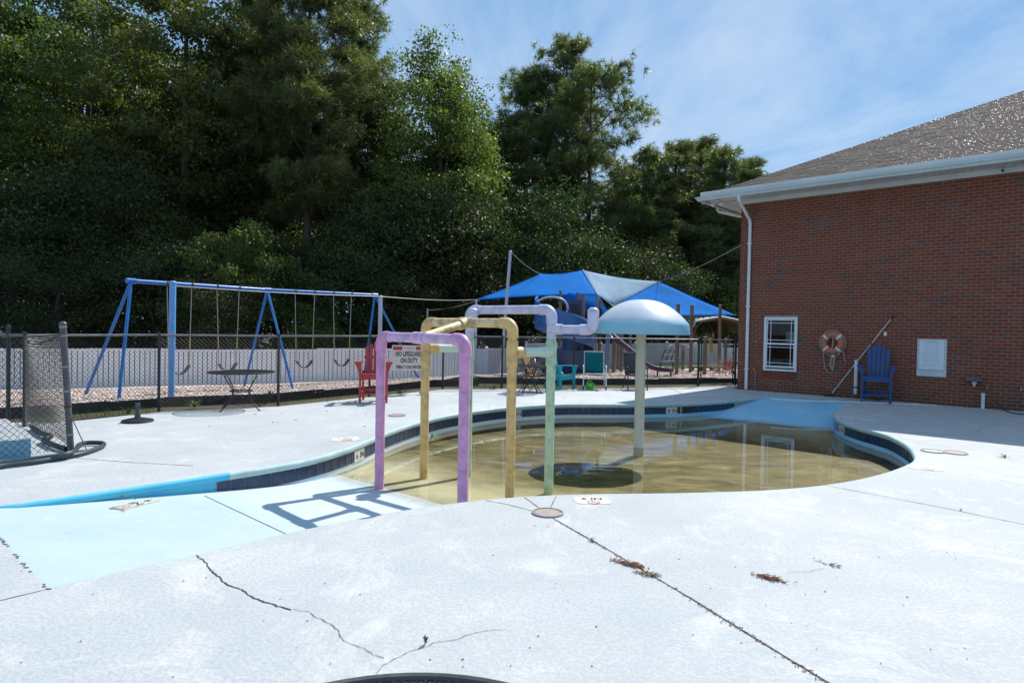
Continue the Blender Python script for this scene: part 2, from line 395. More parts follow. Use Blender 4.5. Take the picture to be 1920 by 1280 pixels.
c = mixc(t, math_(t, 'MULTIPLY', f1, left), blue, white); c = mixc(t, f2, c, cream); c = mixc(t, f3, c, olive); scum = ramp(t, [(0.60, (0, 0, 0)), (0.645, (.75, .75, .75)), (0.675, (.6, .6, .6)), (0.72, (0, 0, 0))], math_(t, 'ADD', math_(t, 'MULTIPLY', z, -2.0), math_(t, 'MULTIPLY', math_(t, 'SUBTRACT', noise(t, 14, 6, .7, v).outputs[0], .5), .07))).outputs[0]; c = mixc(t, math_(t, 'MULTIPLY', scum, noise(t, 3, 5, .7, v).outputs[0]), c, (0.13, 0.105, 0.05))
t.links.new(c, b.inputs['Base Color']); b.inputs['Roughness'].default_value = 0.6; b.inputs['Specular IOR Level'].default_value = 0.3
bump(t, b, noise(t, 45, 4, 0.6, v).outputs[0], 0.3, 0.002); M['shell'] = m
M['coping'] = paint('faded blue-green coping', (0.40, 0.545, 0.545), (0.30, 0.43, 0.44), 3.0, 0.6)
M['coping_blue'] = paint('bright blue painted coping', (0.06, 0.44, 0.66), (0.10, 0.52, 0.72), 3.0, 0.6)
M['grout'] = paint('tile grout', (0.38, 0.38, 0.34), (0.22, 0.23, 0.21), 12, 0.8)
M['tile'] = paint('navy glazed pool tile', (0.012, 0.028, 0.075), (0.02, 0.05, 0.10), 9, 0.18, bmp=0.05)
M['plaque'] = paint('white glazed marker tile', (0.62, 0.62, 0.58), (0.45, 0.43, 0.38), 14, 0.35)
M['ink'] = paint('black lettering', (0.015, 0.015, 0.015), (0.03, 0.03, 0.03), 20, 0.5, bmp=0)
M['red_ink'] = paint('faded red print', (0.62, 0.20, 0.12), (0.7, 0.36, 0.26), 30, 0.5, bmp=0)

# ---- deck slab: one sheet with the basin left open
deck = struct('pool_deck', fill(DECK, [OUT], 0.0), M['deck'])
mb = MB()
for a, b_ in zip(DECK, DECK[1:] + DECK[:1]): mb.quad(a, b_, b_ + V3(0, 0, -.5), a + V3(0, 0, -.5))
obj('slab_edge', mb, M['deck'], deck)
# ---- basin shell (floor follows the two ramps), wall, coping, tiles
basin = None
x0, x1 = min(p.x for p in OUT) - .3, max(p.x for p in OUT) + .3; y0, y1 = min(p.y for p in OUT) - .3, max(p.y for p in OUT) + .3
st = 0.14; nx, ny = int((x1 - x0) / st) + 1, int((y1 - y0) / st) + 1
keep = set(); idx = {}; mb = MB()
big = OUT
near_in = {}; HEADS = OUT[::2] + [LR0.lerp(LR1, i / 30) for i in range(31)] + [RR0.lerp(RR1, i / 20) for i in range(21)]
def near_outline(x, y):
    return any((p.x - x) ** 2 + (p.y - y) ** 2 < 0.09 for p in HEADS)
for j in range(ny + 1):
    for i in range(nx + 1):
        x, y = x0 + i * st, y0 + j * st
        near_in[i, j] = inside(big, x, y) or near_outline(x, y)
for j in range(ny):
    for i in range(nx):
        q = [(i, j), (i + 1, j), (i + 1, j + 1), (i, j + 1)]
        if all(near_in[k] for k in q):
            for k in q:
                if k not in idx: idx[k] = len(mb.v); x, y = x0 + k[0] * st, y0 + k[1] * st; mb.v.append((x, y, floor_z(x, y)))
            mb.f.append(tuple(idx[k] for k in q)); mb.m.append(0)
basin = struct('pool_basin', mb, M['shell'], smooth='all')
def outward(P, i):
    a, b_ = P[max(0, i - 1)], P[min(len(P) - 1, i + 1)]; d = (b_ - a).normalized(); n = Vector((-d.y, d.x, 0))
    return n                                         # FAR runs left to right with the basin on its right: +n points away from the water
def ribbon(P, prof, mb=None, m=0):
    """prof: list of (offset towards the basin, z)"""
    mb = mb or MB(); k = len(prof); vs, fs = [], []
    for i, p in enumerate(P):
        n = -outward(P, i)
        vs += [p + n * o + V3(0, 0, z) for o, z in prof]
    for i in range(len(P) - 1):
        for j in range(k - 1): fs.append((i * k + j, (i + 1) * k + j, (i + 1) * k + j + 1, i * k + j + 1))
    return mb.add(vs, fs, m)
NOSE = [(0.0, 0.0), (0.012, -0.001), (0.026, -0.008), (0.036, -0.022), (0.040, -0.042), (0.036, -0.066), (0.024, -0.080), (0.0, -0.084)]
k_blue = min(range(len(FAR)), key=lambda i: (FAR[i] - g(420, 886)).length)
obj('coping', ribbon(FAR[:k_blue + 1], NOSE), M['coping_blue'], basin, smooth='all', label='bright blue painted coping beside the ramp')
obj('coping', ribbon(FAR[k_blue:], NOSE), M['coping'], basin, smooth='all')
obj('coping', ribbon(NEAR, NOSE), M['coping'], basin, smooth='all')
WALL = [(0.004, -0.084), (0.004, -0.245)]; WALL2 = [(0.006, -0.243), (0.01, -0.6)]
obj('tile_bed', ribbon(FAR, WALL, ribbon(NEAR, WALL)), M['grout'], basin)
obj('basin_wall', ribbon(FAR, WALL2, ribbon(NEAR, WALL2)), M['shell'], basin)
mb = MB()
fk = min(range(len(FAR)), key=lambda i: (FAR[i] - g(395, 890)).length)
mb = ribbon(FAR[:fk + 1], [(0.012, -0.08), (0.012, -0.25)]); obj('painted_wall', mb, M['coping_blue'], basin)
tile_me = None
def tile_at(p, d, w=0.149, h=0.15, t=0.012, mat='tile', zc=-0.165):
    n = Vector((d.y, -d.x, 0))
    mbx = MB(); mbx.bbox((0, 0, 0), (w, h, t), (Vector((1, 0, 0)), Vector((0, 0, 1)), Vector((0, -1, 0))), 0.006); return mbx
tile_mesh = None; plaque_spots = [g(670, 832), g(1255, 756), g(1580, 789), g(968, 761)]
def lay_tiles(P, single, skip):
    global tile_mesh
    Q = resample(P, 0.157); rest = MB(); out_ = []
    for a, b_ in zip(Q, Q[1:]):
        c = (a + b_) / 2; d = (b_ - a).normalized(); n = Vector((d.y, -d.x, 0)); fz = floor_z(c.x + n.x * .05, c.y + n.y * .05)
        if fz > -0.185 or skip(c): continue
        p = c + n * 0.008 + V3(0, 0, -0.165); ang = math.atan2(d.y, d.x)
        if any((c - s).length < 0.09 for s in plaque_spots): out_.append((p, ang, d, n)); continue
        if single:
            if tile_mesh is None:
                mbx = MB(); mbx.bbox((0, 0, 0), (0.147, 0.15, 0.014), (Vector((1, 0, 0)), Vector((0, 0, 1)), Vector((0, -1, 0))), 0.006)
                o = obj('tile', mbx, M['tile'], basin); tile_mesh = o.data
            else:
                o = bpy.data.objects.new('tile', tile_mesh); COL.objects.link(o); o.parent = basin
            o.location = p + n * random.uniform(-.002, .002); o.rotation_euler = (random.uniform(-.012, .012), random.uniform(-.008, .008), ang)
        else: rest.box(p, (0.147, 0.014, 0.15), (d, n, Vector((0, 0, 1))))
    return rest, out_
r1, spots = lay_tiles(FAR, True, lambda c: (c - g(1292, 755)).length < 0.16)
kN = min(range(len(NEAR)), key=lambda i: (NEAR[i] - g(1700, 873)).length)
r2, spots2 = lay_tiles(NEAR[:kN], True, lambda c: False)
r3, _ = lay_tiles(NEAR[kN:], False, lambda c: False)
if r3.v: o = obj('tile_band', r3, M['tile'], basin); o['kind'] = 'stuff'
for p, ang, d, n in spots + spots2:                     # 6 IN depth markers: two square white tiles each
    for k, txt in ((-1, '6'), (1, 'IN')):
        c = p + d * (0.0755 * k) + n * 0.006
        pl = obj('depth_marker', MB().bbox(c, (0.147, 0.15, 0.014), (d, Vector((0, 0, 1)), -n), 0.006), M['plaque'], basin)
        obj('lettering', place_flat(text_mb(txt, 0.088, 0.012), c + n * 0.0095 + V3(0, 0, -0.044), d, (0, 0, 1)), M['ink'], pl)
sk = g(1292, 755); ks = min(range(len(FAR)), key=lambda i: (FAR[i] - sk).length); d = (FAR[ks + 1] - FAR[ks - 1]).normalized(); n = Vector((d.y, -d.x, 0)); c = FAR[ks] + n * 0.004 + V3(0, 0, -.168)
M['black'] = paint('black plastic', (0.012, 0.012, 0.013), (0.022, 0.022, 0.024), 10, 0.5)
M['rust'] = paint('rusty metal', (0.10, 0.035, 0.02), (0.05, 0.02, 0.015), 20, 0.8)
mb = MB()
for k in (-1, 1): mb.box(c + d * (0.165 * k) + n * 0.006, (0.02, 0.02, 0.15), (d, n, Vector((0, 0, 1)))); mb.box(c + n * 0.006 + V3(0, 0, 0.066 * k), (0.31, 0.02, 0.018), (d, n, Vector((0, 0, 1))))
o = obj('skimmer_mouth', MB().box(c, (0.31, 0.012, 0.13), (d, n, Vector((0, 0, 1)))), M['black'], basin); obj('skimmer_frame', mb, M['rust'], o)

# ---- water: a flat sheet, reflecting and letting the floor show
m, t, b = newmat('still shallow water'); t.nodes.remove(b)
fr = N(t, 'ShaderNodeFresnel', ins={'IOR': 1.33}); tb = N(t, 'ShaderNodeBsdfTransparent'); tb.inputs[0].default_value = (0.93, 0.91, 0.82, 1); gl = N(t, 'ShaderNodeBsdfGlossy', ins={'Roughness': 0.012})
gl.inputs[0].default_value = (1, 1, 1, 1)
wv = N(t, 'ShaderNodeMapping'); wv.inputs['Scale'].default_value = (0.8, 2.4, 1); t.links.new(pos(t), wv.inputs[0])
bp = N(t, 'ShaderNodeBump', ins={'Strength': 0.06, 'Distance': 0.02}); t.links.new(noise(t, 2.5, 3, 0.5, wv.outputs[0]).outputs[0], bp.inputs['Height'])
t.links.new(bp.outputs[0], gl.inputs['Normal']); t.links.new(bp.outputs[0], fr.inputs['Normal'])
mx = N(t, 'ShaderNodeMixShader'); t.links.new(math_(t, 'MULTIPLY', fr.outputs[0], 1.0), mx.inputs[0]); t.links.new(tb.outputs[0], mx.inputs[1]); t.links.new(gl.outputs[0], mx.inputs[2])
t.links.new(mx.outputs[0], t.nodes['Material Output'].inputs[0]); M['water'] = m
struct('water', fill([p + Vector((0, 0, 0)) for p in OUT], [], WATER_Z), M['water'])

# ---- joints, cracks and printed markers on the deck
def strip(pts, wd, z, jag=0.0, taper=False, step=0.05):
    P = resample([Vector((p[0], p[1], 0)) for p in pts], step); mb = MB(); vs, fs = [], []; off = 0.0
    for i, p in enumerate(P):
        d = (P[min(i + 1, len(P) - 1)] - P[max(0, i - 1)]).normalized(); n = Vector((-d.y, d.x, 0)); off = off * .7 + random.uniform(-1, 1) * jag
        ww = wd * (random.uniform(.55, 1.3) if jag else 1) * ((1 - 0.75 * i / len(P)) if taper else 1)
        vs += [p + n * (off - ww / 2) + V3(0, 0, z), p + n * (off + ww / 2) + V3(0, 0, z)]
    fs = [(2 * i, 2 * i + 2, 2 * i + 3, 2 * i + 1) for i in range(len(P) - 1)]
    return mb.add(vs, fs)
for wd, pts in [(0.013, [(1033, 969), (1150, 1036), (1300, 1124), (1420, 1199), (1560, 1284)]), (0.008, [(911, 938), (950, 945), (1003, 959)]), (0.008, [(983, 932), (1014, 954)]), (0.008, [(1043, 929.5), (1031, 954)]),
                (0.009, [(1546, 909.6), (1640, 927), (1770, 952), (1925, 984)]), (0.008, [(-10, 1128), (84, 1105.5)]), (0.010, [(143, 858.5), (240, 866.5), (362, 873)]),
                (0.006, [(1812, 849), (1925, 861)]), (0.008, [(1400, 735), (1452, 748)])]:
    obj('joint', strip([g(*p) for p in pts], wd, 0.003, 0.0008), M['joint'], deck)
def raised(pts, lift): return [g(*p) for p in pts]
mb = MB()
P = resample([g(88, 1104), g(0, 1009), g(-55, 949)], 0.05)
for p in P:
    if random.random() < .6: mb.box(p + V3(random.uniform(-.01, .01), 0, 0.002), (random.uniform(.01, .035), .012, .004))
o = obj('joint', mb, M['joint'], deck); o['kind'] = 'stuff'
# joint across the left ramp, lying on its slope
def on_floor(px, py):
    z = 0.0
    for _ in range(12): p = g(px, py, z); z = floor_z(p.x, p.y)
    return p
A, B_ = on_floor(383, 929), on_floor(541, 1003); mb = MB(); Q = [A.lerp(B_, i / 14) for i in range(15)]
d = (B_ - A).normalized(); n = Vector((-d.y, d.x, 0)); vs = []
for p in Q: zf = floor_z(p.x, p.y) + .003; vs += [V3(p.x, p.y, zf) - n * .004, V3(p.x, p.y, zf) + n * .004]
obj('joint', mb.add(vs, [(2 * i, 2 * i + 2, 2 * i + 3, 2 * i + 1) for i in range(14)]), M['joint'], basin)
for wd, jag, pts in [(0.0095, 0.007, [(368, 1041), (385, 1055), (392, 1068), (415, 1083), (420, 1092), (455, 1106), (470, 1116), (497, 1127), (516, 1137), (548, 1142)]),
                     (0.004, 0.006, [(548, 1142), (575, 1146), (590, 1157), (628, 1174), (640, 1190), (641, 1198), (662, 1207), (683, 1215), (700, 1228), (720, 1233)]),
                     (0.003, 0.006, [(706, 1268), (717, 1249), (735, 1238), (752, 1229), (768, 1222), (790, 1216), (815, 1204), (850, 1200), (875, 1190), (900, 1185), (950, 1180)]),
                     (0.006, 0.010, [(1834, 810), (1836, 803), (1855, 798), (1862, 794), (1890, 797), (1920, 802)]), (0.003, 0.01, [(1868, 793), (1870, 786), (1848, 777)]), (0.0025, 0.01, [(1480, 1073), (1510, 1072), (1548, 1066)])]:
    obj('crack', strip([g(*p) for p in pts], wd, 0.0035, jag, step=0.022), M['crack'], deck)
def ring_mb(r0, r1, n=26):
    mb = MB(); vs = []
    for i in range(n): a = 2 * math.pi * i / n; vs += [(r0 * math.cos(a), r0 * math.sin(a), 0), (r1 * math.cos(a), r1 * math.sin(a), 0)]
    return mb.add(vs, [(2 * i, 2 * i + 1, (2 * i + 3) % (2 * n), (2 * i + 2) % (2 * n)) for i in range(n)])
def diver(r):                                            # a diving figure struck out inside a ring
    mb = ring_mb(r * .82, r); mb.add([(-.62 * r, .5 * r, 0), (-.5 * r, .62 * r, 0), (.62 * r, -.5 * r, 0), (.5 * r, -.62 * r, 0)], [(0, 3, 2, 1)])
    mb.add([(-.45 * r, -.1 * r, 0), (-.2 * r, .1 * r, 0), (.25 * r, .22 * r, 0), (.3 * r, .08 * r, 0), (-.1 * r, -.08 * r, 0)], [(4, 3, 2, 1, 0)]); return mb
M['worn_white'] = paint('worn white marker print', (0.70, 0.70, 0.68), (0.62, 0.60, 0.56), 18, 0.6)
def deck_marker(px, py, yaw, kind, z=0.004, fl=False, sc=1.0):
    c = on_floor(px, py) if fl else g(px, py); X = Vector((math.cos(yaw), math.sin(yaw), 0)); Y = Vector((-X.y, X.x, 0))
    if fl:
        zf = lambda p: floor_z(p.x, p.y)
        X.z = zf(c + X * .2) - zf(c - X * .2); X.z /= .4; Y.z = (zf(c + Y * .2) - zf(c - Y * .2)) / .4; z = 0.006
    up = X.cross(Y).normalized(); c = c + up * z
    par = basin if fl else deck
    if kind == 'plate':                                   # three tiles in a row: 6, IN and the no diving symbol
        for k, tx in enumerate(('6', 'IN', None)):
            q = c + Y * (0.155 * (1 - k))
            o = obj('depth_marker', MB().box(q, (0.15, 0.15, 0.012), (X.normalized(), Y.normalized(), up)), M['plaque'], par)
            if tx: obj('lettering', place_flat(text_mb(tx, 0.085, .012), q + up * .008 - Y * .042, X, Y), M['ink'], o)
            else: obj('symbol', place_flat(diver(.058), q + up * .008, X, Y), M['red_ink'], o)
    else:
        mb = MB(); w2, h2 = 0.21 * sc, 0.155 * sc; pts = []
        for i in range(28):
            a = 2 * math.pi * i / 28; r = random.uniform(.86, 1.04); e = lambda q: math.copysign(abs(q) ** .45, q)
            pts.append(c + X * (e(math.cos(a)) * w2 * r) + Y * (e(math.sin(a)) * h2 * r))
        o = obj('depth_marker', mb.poly(pts), M['worn_white'], par)
        ink = M['ink'] if kind == 'print' else M['faded_ink']
        obj('lettering', place_flat(text_mb('6 IN', 0.075 * sc, .014, 1.25), c + up * .004 + Y * (.02 * sc), X, Y), ink, o)
        obj('symbol', place_flat(diver(.075 * sc), c + up * .004 - Y * (.075 * sc), X, Y), M['red_ink'], o)
M['faded_ink'] = paint('almost worn off lettering', (0.30, 0.22, 0.17), (0.62, 0.60, 0.56), 60, 0.6, lo=.42, hi=.5, bmp=0)
deck_marker(1111, 938, R(2), 'print', sc=.86)
deck_marker(255, 946, R(-10), 'plate', fl=True)
deck_marker(1737, 877, R(-25), 'faded')
deck_marker(649, 823, R(25), 'faded')
deck_marker(1610, 787, R(-40), 'faded', sc=.8)

# ---- ground beyond the deck
m, t, b = newmat('leaf litter, soil and thin grass'); v = pos(t)
c = ramp(t, [(0.36, (0.045, 0.033, 0.02)), (0.5, (0.085, 0.062, 0.038)), (0.62, (0.055, 0.075, 0.022)), (0.75, (0.10, 0.082, 0.05))], noise(t, 0.8, 8, 0.7, v).outputs[0]).outputs[0]
c = mixc(t, ramp(t, [(0.55, (0, 0, 0)), (0.7, (.6, .6, .6))], noise(t, 24, 5, 0.7, v).outputs[0]).outputs[0], c, (0.15, 0.11, 0.075))
t.links.new(c, b.inputs['Base Color']); b.inputs['Roughness'].default_value = 0.95; bump(t, b, noise(t, 14, 6, 0.7, v).outputs[0], 0.8, 0.05); M['soil'] = m
struct('ground', fill([V3(-900, -300), V3(900, -300), V3(900, 1500), V3(-900, 1500)], [[p for p in DECK]], -0.42), M['soil'])
# strip of soil between the fence and the black edging, and the gravel bed behind it
EDGE1 = [V3(-9.6, 9.9), V3(-8.1, 11.0), V3(-6.9, 12.55), V3(-5.05, 13.6), V3(-3.65, 15.6), V3(-2.2, 17.75), V3(-0.95, 18.35)]
EDGE2 = [V3(-1.45, 20.1), V3(-0.95, 19.15), V3(1.7, 19.2), V3(3.6, 19.55), V3(5.7, 20.25), V3(7.6, 20.8)]
strip_pts = [V3(-14, 9.3), V3(-8.6, 9.9), V3(-7.2, 10.1), V3(-6.35, 11.5), V3(-4.6, 12.6), V3(-3.15, 14.65), V3(-1.7, 16.7), V3(-.2, 17.1), V3(1.8, 17.5), V3(3.8, 18.1), V3(5.7, 18.9), V3(7.2, 19.3), V3(8, 21), V3(7.6, 21.2), V3(3.6, 20.2), V3(-.8, 20.4), V3(-1.8, 20.2), V3(-3.9, 16.0), V3(-5.3, 14), V3(-7.2, 13), V3(-8.5, 11.6), V3(-14, 11.3)]
struct('soil_strip', fill(strip_pts, [], -0.03), M['soil'])
VINYL = [V3(-22, 14.4), V3(-13.9, 17.2), V3(-8.4, 20.0), V3(-2.6, 23.6), V3(2.2, 27.6), V3(9.7, 33.5), V3(15, 37.0)]
m, t, b = newmat('wood chip and pebble bed'); v = pos(t)
vr = N(t, 'ShaderNodeTexVoronoi', ins={'Scale': 20.0}); t.links.new(v, vr.inputs['Vector'])
rr = N(t, 'ShaderNodeSeparateColor'); t.links.new(vr.outputs['Color'], rr.inputs[0])
c = ramp(t, [(0.0, (0.28, 0.17, 0.13)), (0.3, (0.48, 0.345, 0.28)), (0.6, (0.60, 0.47, 0.40)), (0.9, (0.70, 0.60, 0.55))], rr.outputs[0]).outputs[0]
c = mixc(t, ramp(t, [(0.0, (1, 1, 1)), (0.5, (0, 0, 0))], vr.outputs['Distance']).outputs[0] if False else ramp(t, [(0.56, (0, 0, 0)), (0.7, (.7, .7, .7))], noise(t, 0.9, 5, 0.6, v).outputs[0]).outputs[0], c, (0.16, 0.10, 0.065))
t.links.new(c, b.inputs['Base Color']); b.inputs['Roughness'].default_value = 0.9; bump(t, b, vr.outputs['Distance'], 0.9, 0.03); M['bed'] = m
def poly_at(P, u):
    L = [0.0]
    for a, b_ in zip(P, P[1:]): L.append(L[-1] + (b_ - a).length)
    s = u * L[-1]
    for i in range(len(P) - 1):
        if s <= L[i + 1] or i == len(P) - 2: return P[i].lerp(P[i + 1], (s - L[i]) / (L[i + 1] - L[i]))
BEDN = EDGE1[:-1] + [V3(-1.5, 19.8)] + EDGE2[1:] + [V3(10.5, 22.5)]
BEDF = [V3(-15.5, 16.4), V3(-13.9, 17.2), V3(-8.4, 20.0), V3(-2.6, 23.6), V3(2.2, 27.6), V3(4.5, 27.5), V3(8.5, 28.0), V3(13, 29)]
def bed_pt(u, v):
    a, b_ = poly_at(BEDN, u), poly_at(BEDF, u); p = a.lerp(b_, v)
    right = min(1, max(0, (p.x + 1) / 3)); z = 0.12 * (1 - v) + v * (-0.25 + 0.28 * right) + 0.06 * math.sin(math.pi * min(1, v * 1.3)) + 0.012 * math.sin(p.x * 3.1) * math.sin(p.y * 2.7)
    return V3(p.x, p.y, z)
struct('gravel_bed', MB().grid(bed_pt, 90, 30), M['bed'], smooth='all')
m, t, b = newmat('loose pebbles'); c = ramp(t, [(0.1, (0.34, 0.22, 0.17)), (0.35, (0.52, 0.39, 0.32)), (0.65, (0.63, 0.52, 0.45)), (0.95, (0.72, 0.65, 0.61))], island(t)).outputs[0]
t.links.new(c, b.inputs['Base Color']); b.inputs['Roughness'].default_value = 0.85; M['pebble'] = m
oct_v = np.array([(1, 0, 0), (-1, 0, 0), (0, 1, 0), (0, -1, 0), (0, 0, 1), (0, 0, -1)], float); oct_f = np.array([(0, 2, 4), (2, 1, 4), (1, 3, 4), (3, 0, 4), (2, 0, 5), (1, 2, 5), (3, 1, 5), (0, 3, 5)])
V, Fq = [], []; k = 0
for _ in range(13000):
    u, v_ = rng.random(), rng.random() ** 1.6 * 0.8; p = bed_pt(u, v_); s = rng.uniform(.018, .045)
    a = rng.random() * 6.28; A3 = np.array([[math.cos(a), -math.sin(a), 0], [math.sin(a), math.cos(a), 0], [0, 0, 1]])
    V.append((oct_v * (s * rng.uniform(.7, 1.4), s * rng.uniform(.5, 1), s * rng.uniform(.35, .7))) @ A3.T + np.array((p.x, p.y, p.z + .006))); Fq.append(oct_f + k); k += 6
obj('gravel', mesh_np('gravel', np.concatenate(V), np.concatenate(Fq)), M['pebble'], kind='stuff')
# black landscape edging, board by board
M['edging'] = paint('black recycled plastic board', (0.018, 0.017, 0.016), (0.035, 0.032, 0.028), 5, 0.7)
def edging(P, label, z0=-.12, z1=.155):
    t_ = thing('landscape_edging', label, 'edging', P[len(P) // 2])
    for a, b_ in zip(P, P[1:]):
        L = (b_ - a).length; n = max(1, round(L / 1.22)); d = (b_ - a).normalized()
        for i in range(n):
            p, q = a + d * (L * i / n + .006), a + d * (L * (i + 1) / n - .006); dz = random.uniform(-.015, .015)
            obj('board', MB().beam(p + V3(0, 0, (z0 + z1) / 2 + dz), q + V3(0, 0, (z0 + z1) / 2 + dz + random.uniform(-.012, .012)), .05, z1 - z0), M['edging'], t_, world=True)
    return t_
edging(EDGE1, 'black board edging holding the gravel below the swings')
edging(EDGE2, 'black board edging holding the gravel in front of the slides')
# grass
M['grass'] = leafmat('grass blades', [(0.05, 0.09, 0.02), (0.08, 0.12, 0.03), (0.11, 0.13, 0.04)], 0.6, 0.3)
def grass(n, fn, h=0.09):
    V, Fq = [], []
    for i in range(n):
        p = fn(); a = rng.random() * 6.28; hh = h * rng.uniform(.4, 1.3); le = rng.normal(0, .35, 2) * hh; w2 = .005
        c, s = math.cos(a) * w2, math.sin(a) * w2
        V += [(p[0] - c, p[1] - s, p[2]), (p[0] + c, p[1] + s, p[2]), (p[0] + le[0] + c * .2, p[1] + le[1] + s * .2, p[2] + hh), (p[0] + le[0] - c * .2, p[1] + le[1] - s * .2, p[2] + hh)]; Fq.append((4 * i, 4 * i + 1, 4 * i + 2, 4 * i + 3))
    return mesh_np('grass', V, Fq)
def gspots():
    r_ = rng.random()
    if r_ < .25: a, b_, wd = V3(-8.3, 10.3), V3(-6.6, 12.0), .25
    elif r_ < .62: a, b_, wd = V3(-1.3, 17.6), V3(-0.1, 18.6), .45
    elif r_ < .8: a, b_, wd = V3(-5.6, 12.6), V3(-2.5, 16.3), .2
    else: a, b_, wd = V3(0, 17.9), V3(5.5, 19.5), .25
    p = a.lerp(b_, rng.random()); return (p.x + rng.normal(0, wd), p.y + rng.normal(0, wd), -.03)
obj('grass', grass(1900, gspots, .07), M['grass'], kind='stuff')
def lawn(): return (rng.uniform(5, 15), rng.uniform(28, 33), -.05)
struct('lawn', MB().quad(V3(2, 27.2, -.06), V3(20, 28.6, -.06), V3(22, 38, -.06), V3(6, 36, -.06)), paint('mown lawn', (0.07, 0.11, 0.028), (0.11, 0.13, 0.045), 3, 0.9))
obj('lawn_grass', grass(5000, lawn, .12), M['grass'], kind='stuff')
# ================================================================== BRICK BUILDING
def brickmat(name, stops):
    m, t, b = newmat(name); oi = N(t, 'ShaderNodeObjectInfo').outputs['Random']
    rnd = math_(t, 'FRACT', math_(t, 'ADD', math_(t, 'MULTIPLY', oi, 7.31), island(t)))
    c = ramp(t, stops, rnd, 'CONSTANT').outputs[0]; v = pos(t)
    c = mixc(t, ramp(t, [(0.4, (0, 0, 0)), (0.7, (0.45,) * 3)], noise(t, 26, 6, 0.65, v).outputs[0]).outputs[0], c, (0.13, 0.05, 0.035))
    s_ = N(t, 'ShaderNodeSeparateXYZ'); t.links.new(v, s_.inputs[0])
    dirt = math_(t, 'ADD', math_(t, 'MULTIPLY', s_.outputs[2], -1.1), math_(t, 'MULTIPLY', noise(t, 1.7, 5, 0.6, v).outputs[0], 1.5))     # splash stains low on the wall
    c = mixc(t, ramp(t, [(0.25, (0, 0, 0)), (0.75, (0.65,) * 3)], dirt).outputs[0], c, (0.055, 0.04, 0.032))
    t.links.new(c, b.inputs['Base Color']); b.inputs['Roughness'].default_value = 0.85; bump(t, b, noise(t, 90, 4, 0.6, v).outputs[0], 0.5, 0.003); return m
M['brick'] = brickmat('red clay brick', [(0, (0.19, 0.047, 0.022)), (0.2, (0.21, 0.054, 0.025)), (0.4, (0.175, 0.043, 0.021)), (0.55, (0.22, 0.058, 0.027)), (0.72, (0.165, 0.042, 0.022)), (0.83, (0.19, 0.054, 0.029)),
                                         (0.9, (0.17, 0.075, 0.055)), (0.955, (0.075, 0.062, 0.06))])
M['mortar'] = paint('tan mortar', (0.34, 0.235, 0.18), (0.27, 0.18, 0.14), 5, 0.9)
M['trim'] = paint('white painted aluminium trim', (0.66, 0.72, 0.71), (0.58, 0.63, 0.62), 2.2, 0.42, bmp=0.05)
M['soffit'] = paint('white vinyl soffit', (0.58, 0.59, 0.565), (0.48, 0.49, 0.47), 2.5, 0.5, bmp=0.05)
M['gutter'] = paint('pale grey green gutter', (0.52, 0.60, 0.60), (0.44, 0.52, 0.52), 2.2, 0.38, bmp=0.05)
bld = thing('brick_building', 'red brick building with white eaves and a brown shingle hip roof', 'building', BC, -YAW)
# local frame of the building: x along the wall, y into the building, z up
CO, BL = 0.0794, 0.2032
WIN_S = (0.632, 1.535); 
def to_s(px, py):                                    # where a sight line meets the wall plane, in wall coordinates
    d = ray(px, py); e = Vector((0, 0, EYE)); t = (BC - e).dot(BV) / d.dot(BV); p = e + d * t - BC; return p.dot(BD), p.z
ws0, wz1 = to_s(1434.3, 594.5); ws1, wz0 = to_s(1493.5, 697)
HT = to_s(1414, 380.5)[1]                             # underside of the frieze
SMAX = 13.0
def wall_plane(mb, a0, a1, z0, z1, y=0.007): mb.quad((a0, y, z0), (a1, y, z0), (a1, y, z1), (a0, y, z1))
mb = MB()
wall_plane(mb, 0.01, ws0, -.1, HT + .3); wall_plane(mb, ws1, SMAX, -.1, HT + .3); wall_plane(mb, ws0, ws1, -.1, wz0); wall_plane(mb, ws0, ws1, wz1, HT + .3)
mb.quad((0.01, 0.012, -.1), (0.01, 0.012, HT + .3), (0.01, 14, HT + .3), (0.01, 14, -.1)); mb.quad((SMAX, .012, -.1), (SMAX, 14, -.1), (SMAX, 14, HT + .3), (SMAX, .012, HT + .3))
mb.quad((0.01, 14, -.1), (0.01, 14, HT + .3), (SMAX, 14, HT + .3), (SMAX, 14, -.1))
wall = obj('wall', mb, M['mortar'], bld)
singles = []; rest = MB(); nrow = int(HT / CO) + 1
def brick_vs(mb, s0, s1, z0, z1, y=0.0):
    e = 0.002
    V_ = [(s0 + e, y, z0 + e), (s1 - e, y, z0 + e), (s1 - e, y, z1 - e), (s0 + e, y, z1 - e), (s0, y + e, z0), (s1, y + e, z0), (s1, y + e, z1), (s0, y + e, z1), (s0, y + .03, z0), (s1, y + .03, z0), (s1, y + .03, z1), (s0, y + .03, z1)]
    mb.add(V_, [(0, 1, 2, 3), (4, 5, 1, 0), (5, 6, 2, 1), (6, 7, 3, 2), (7, 4, 0, 3), (8, 9, 5, 4), (9, 10, 6, 5), (10, 11, 7, 6), (11, 8, 4, 7)])
MJ = 0.0135
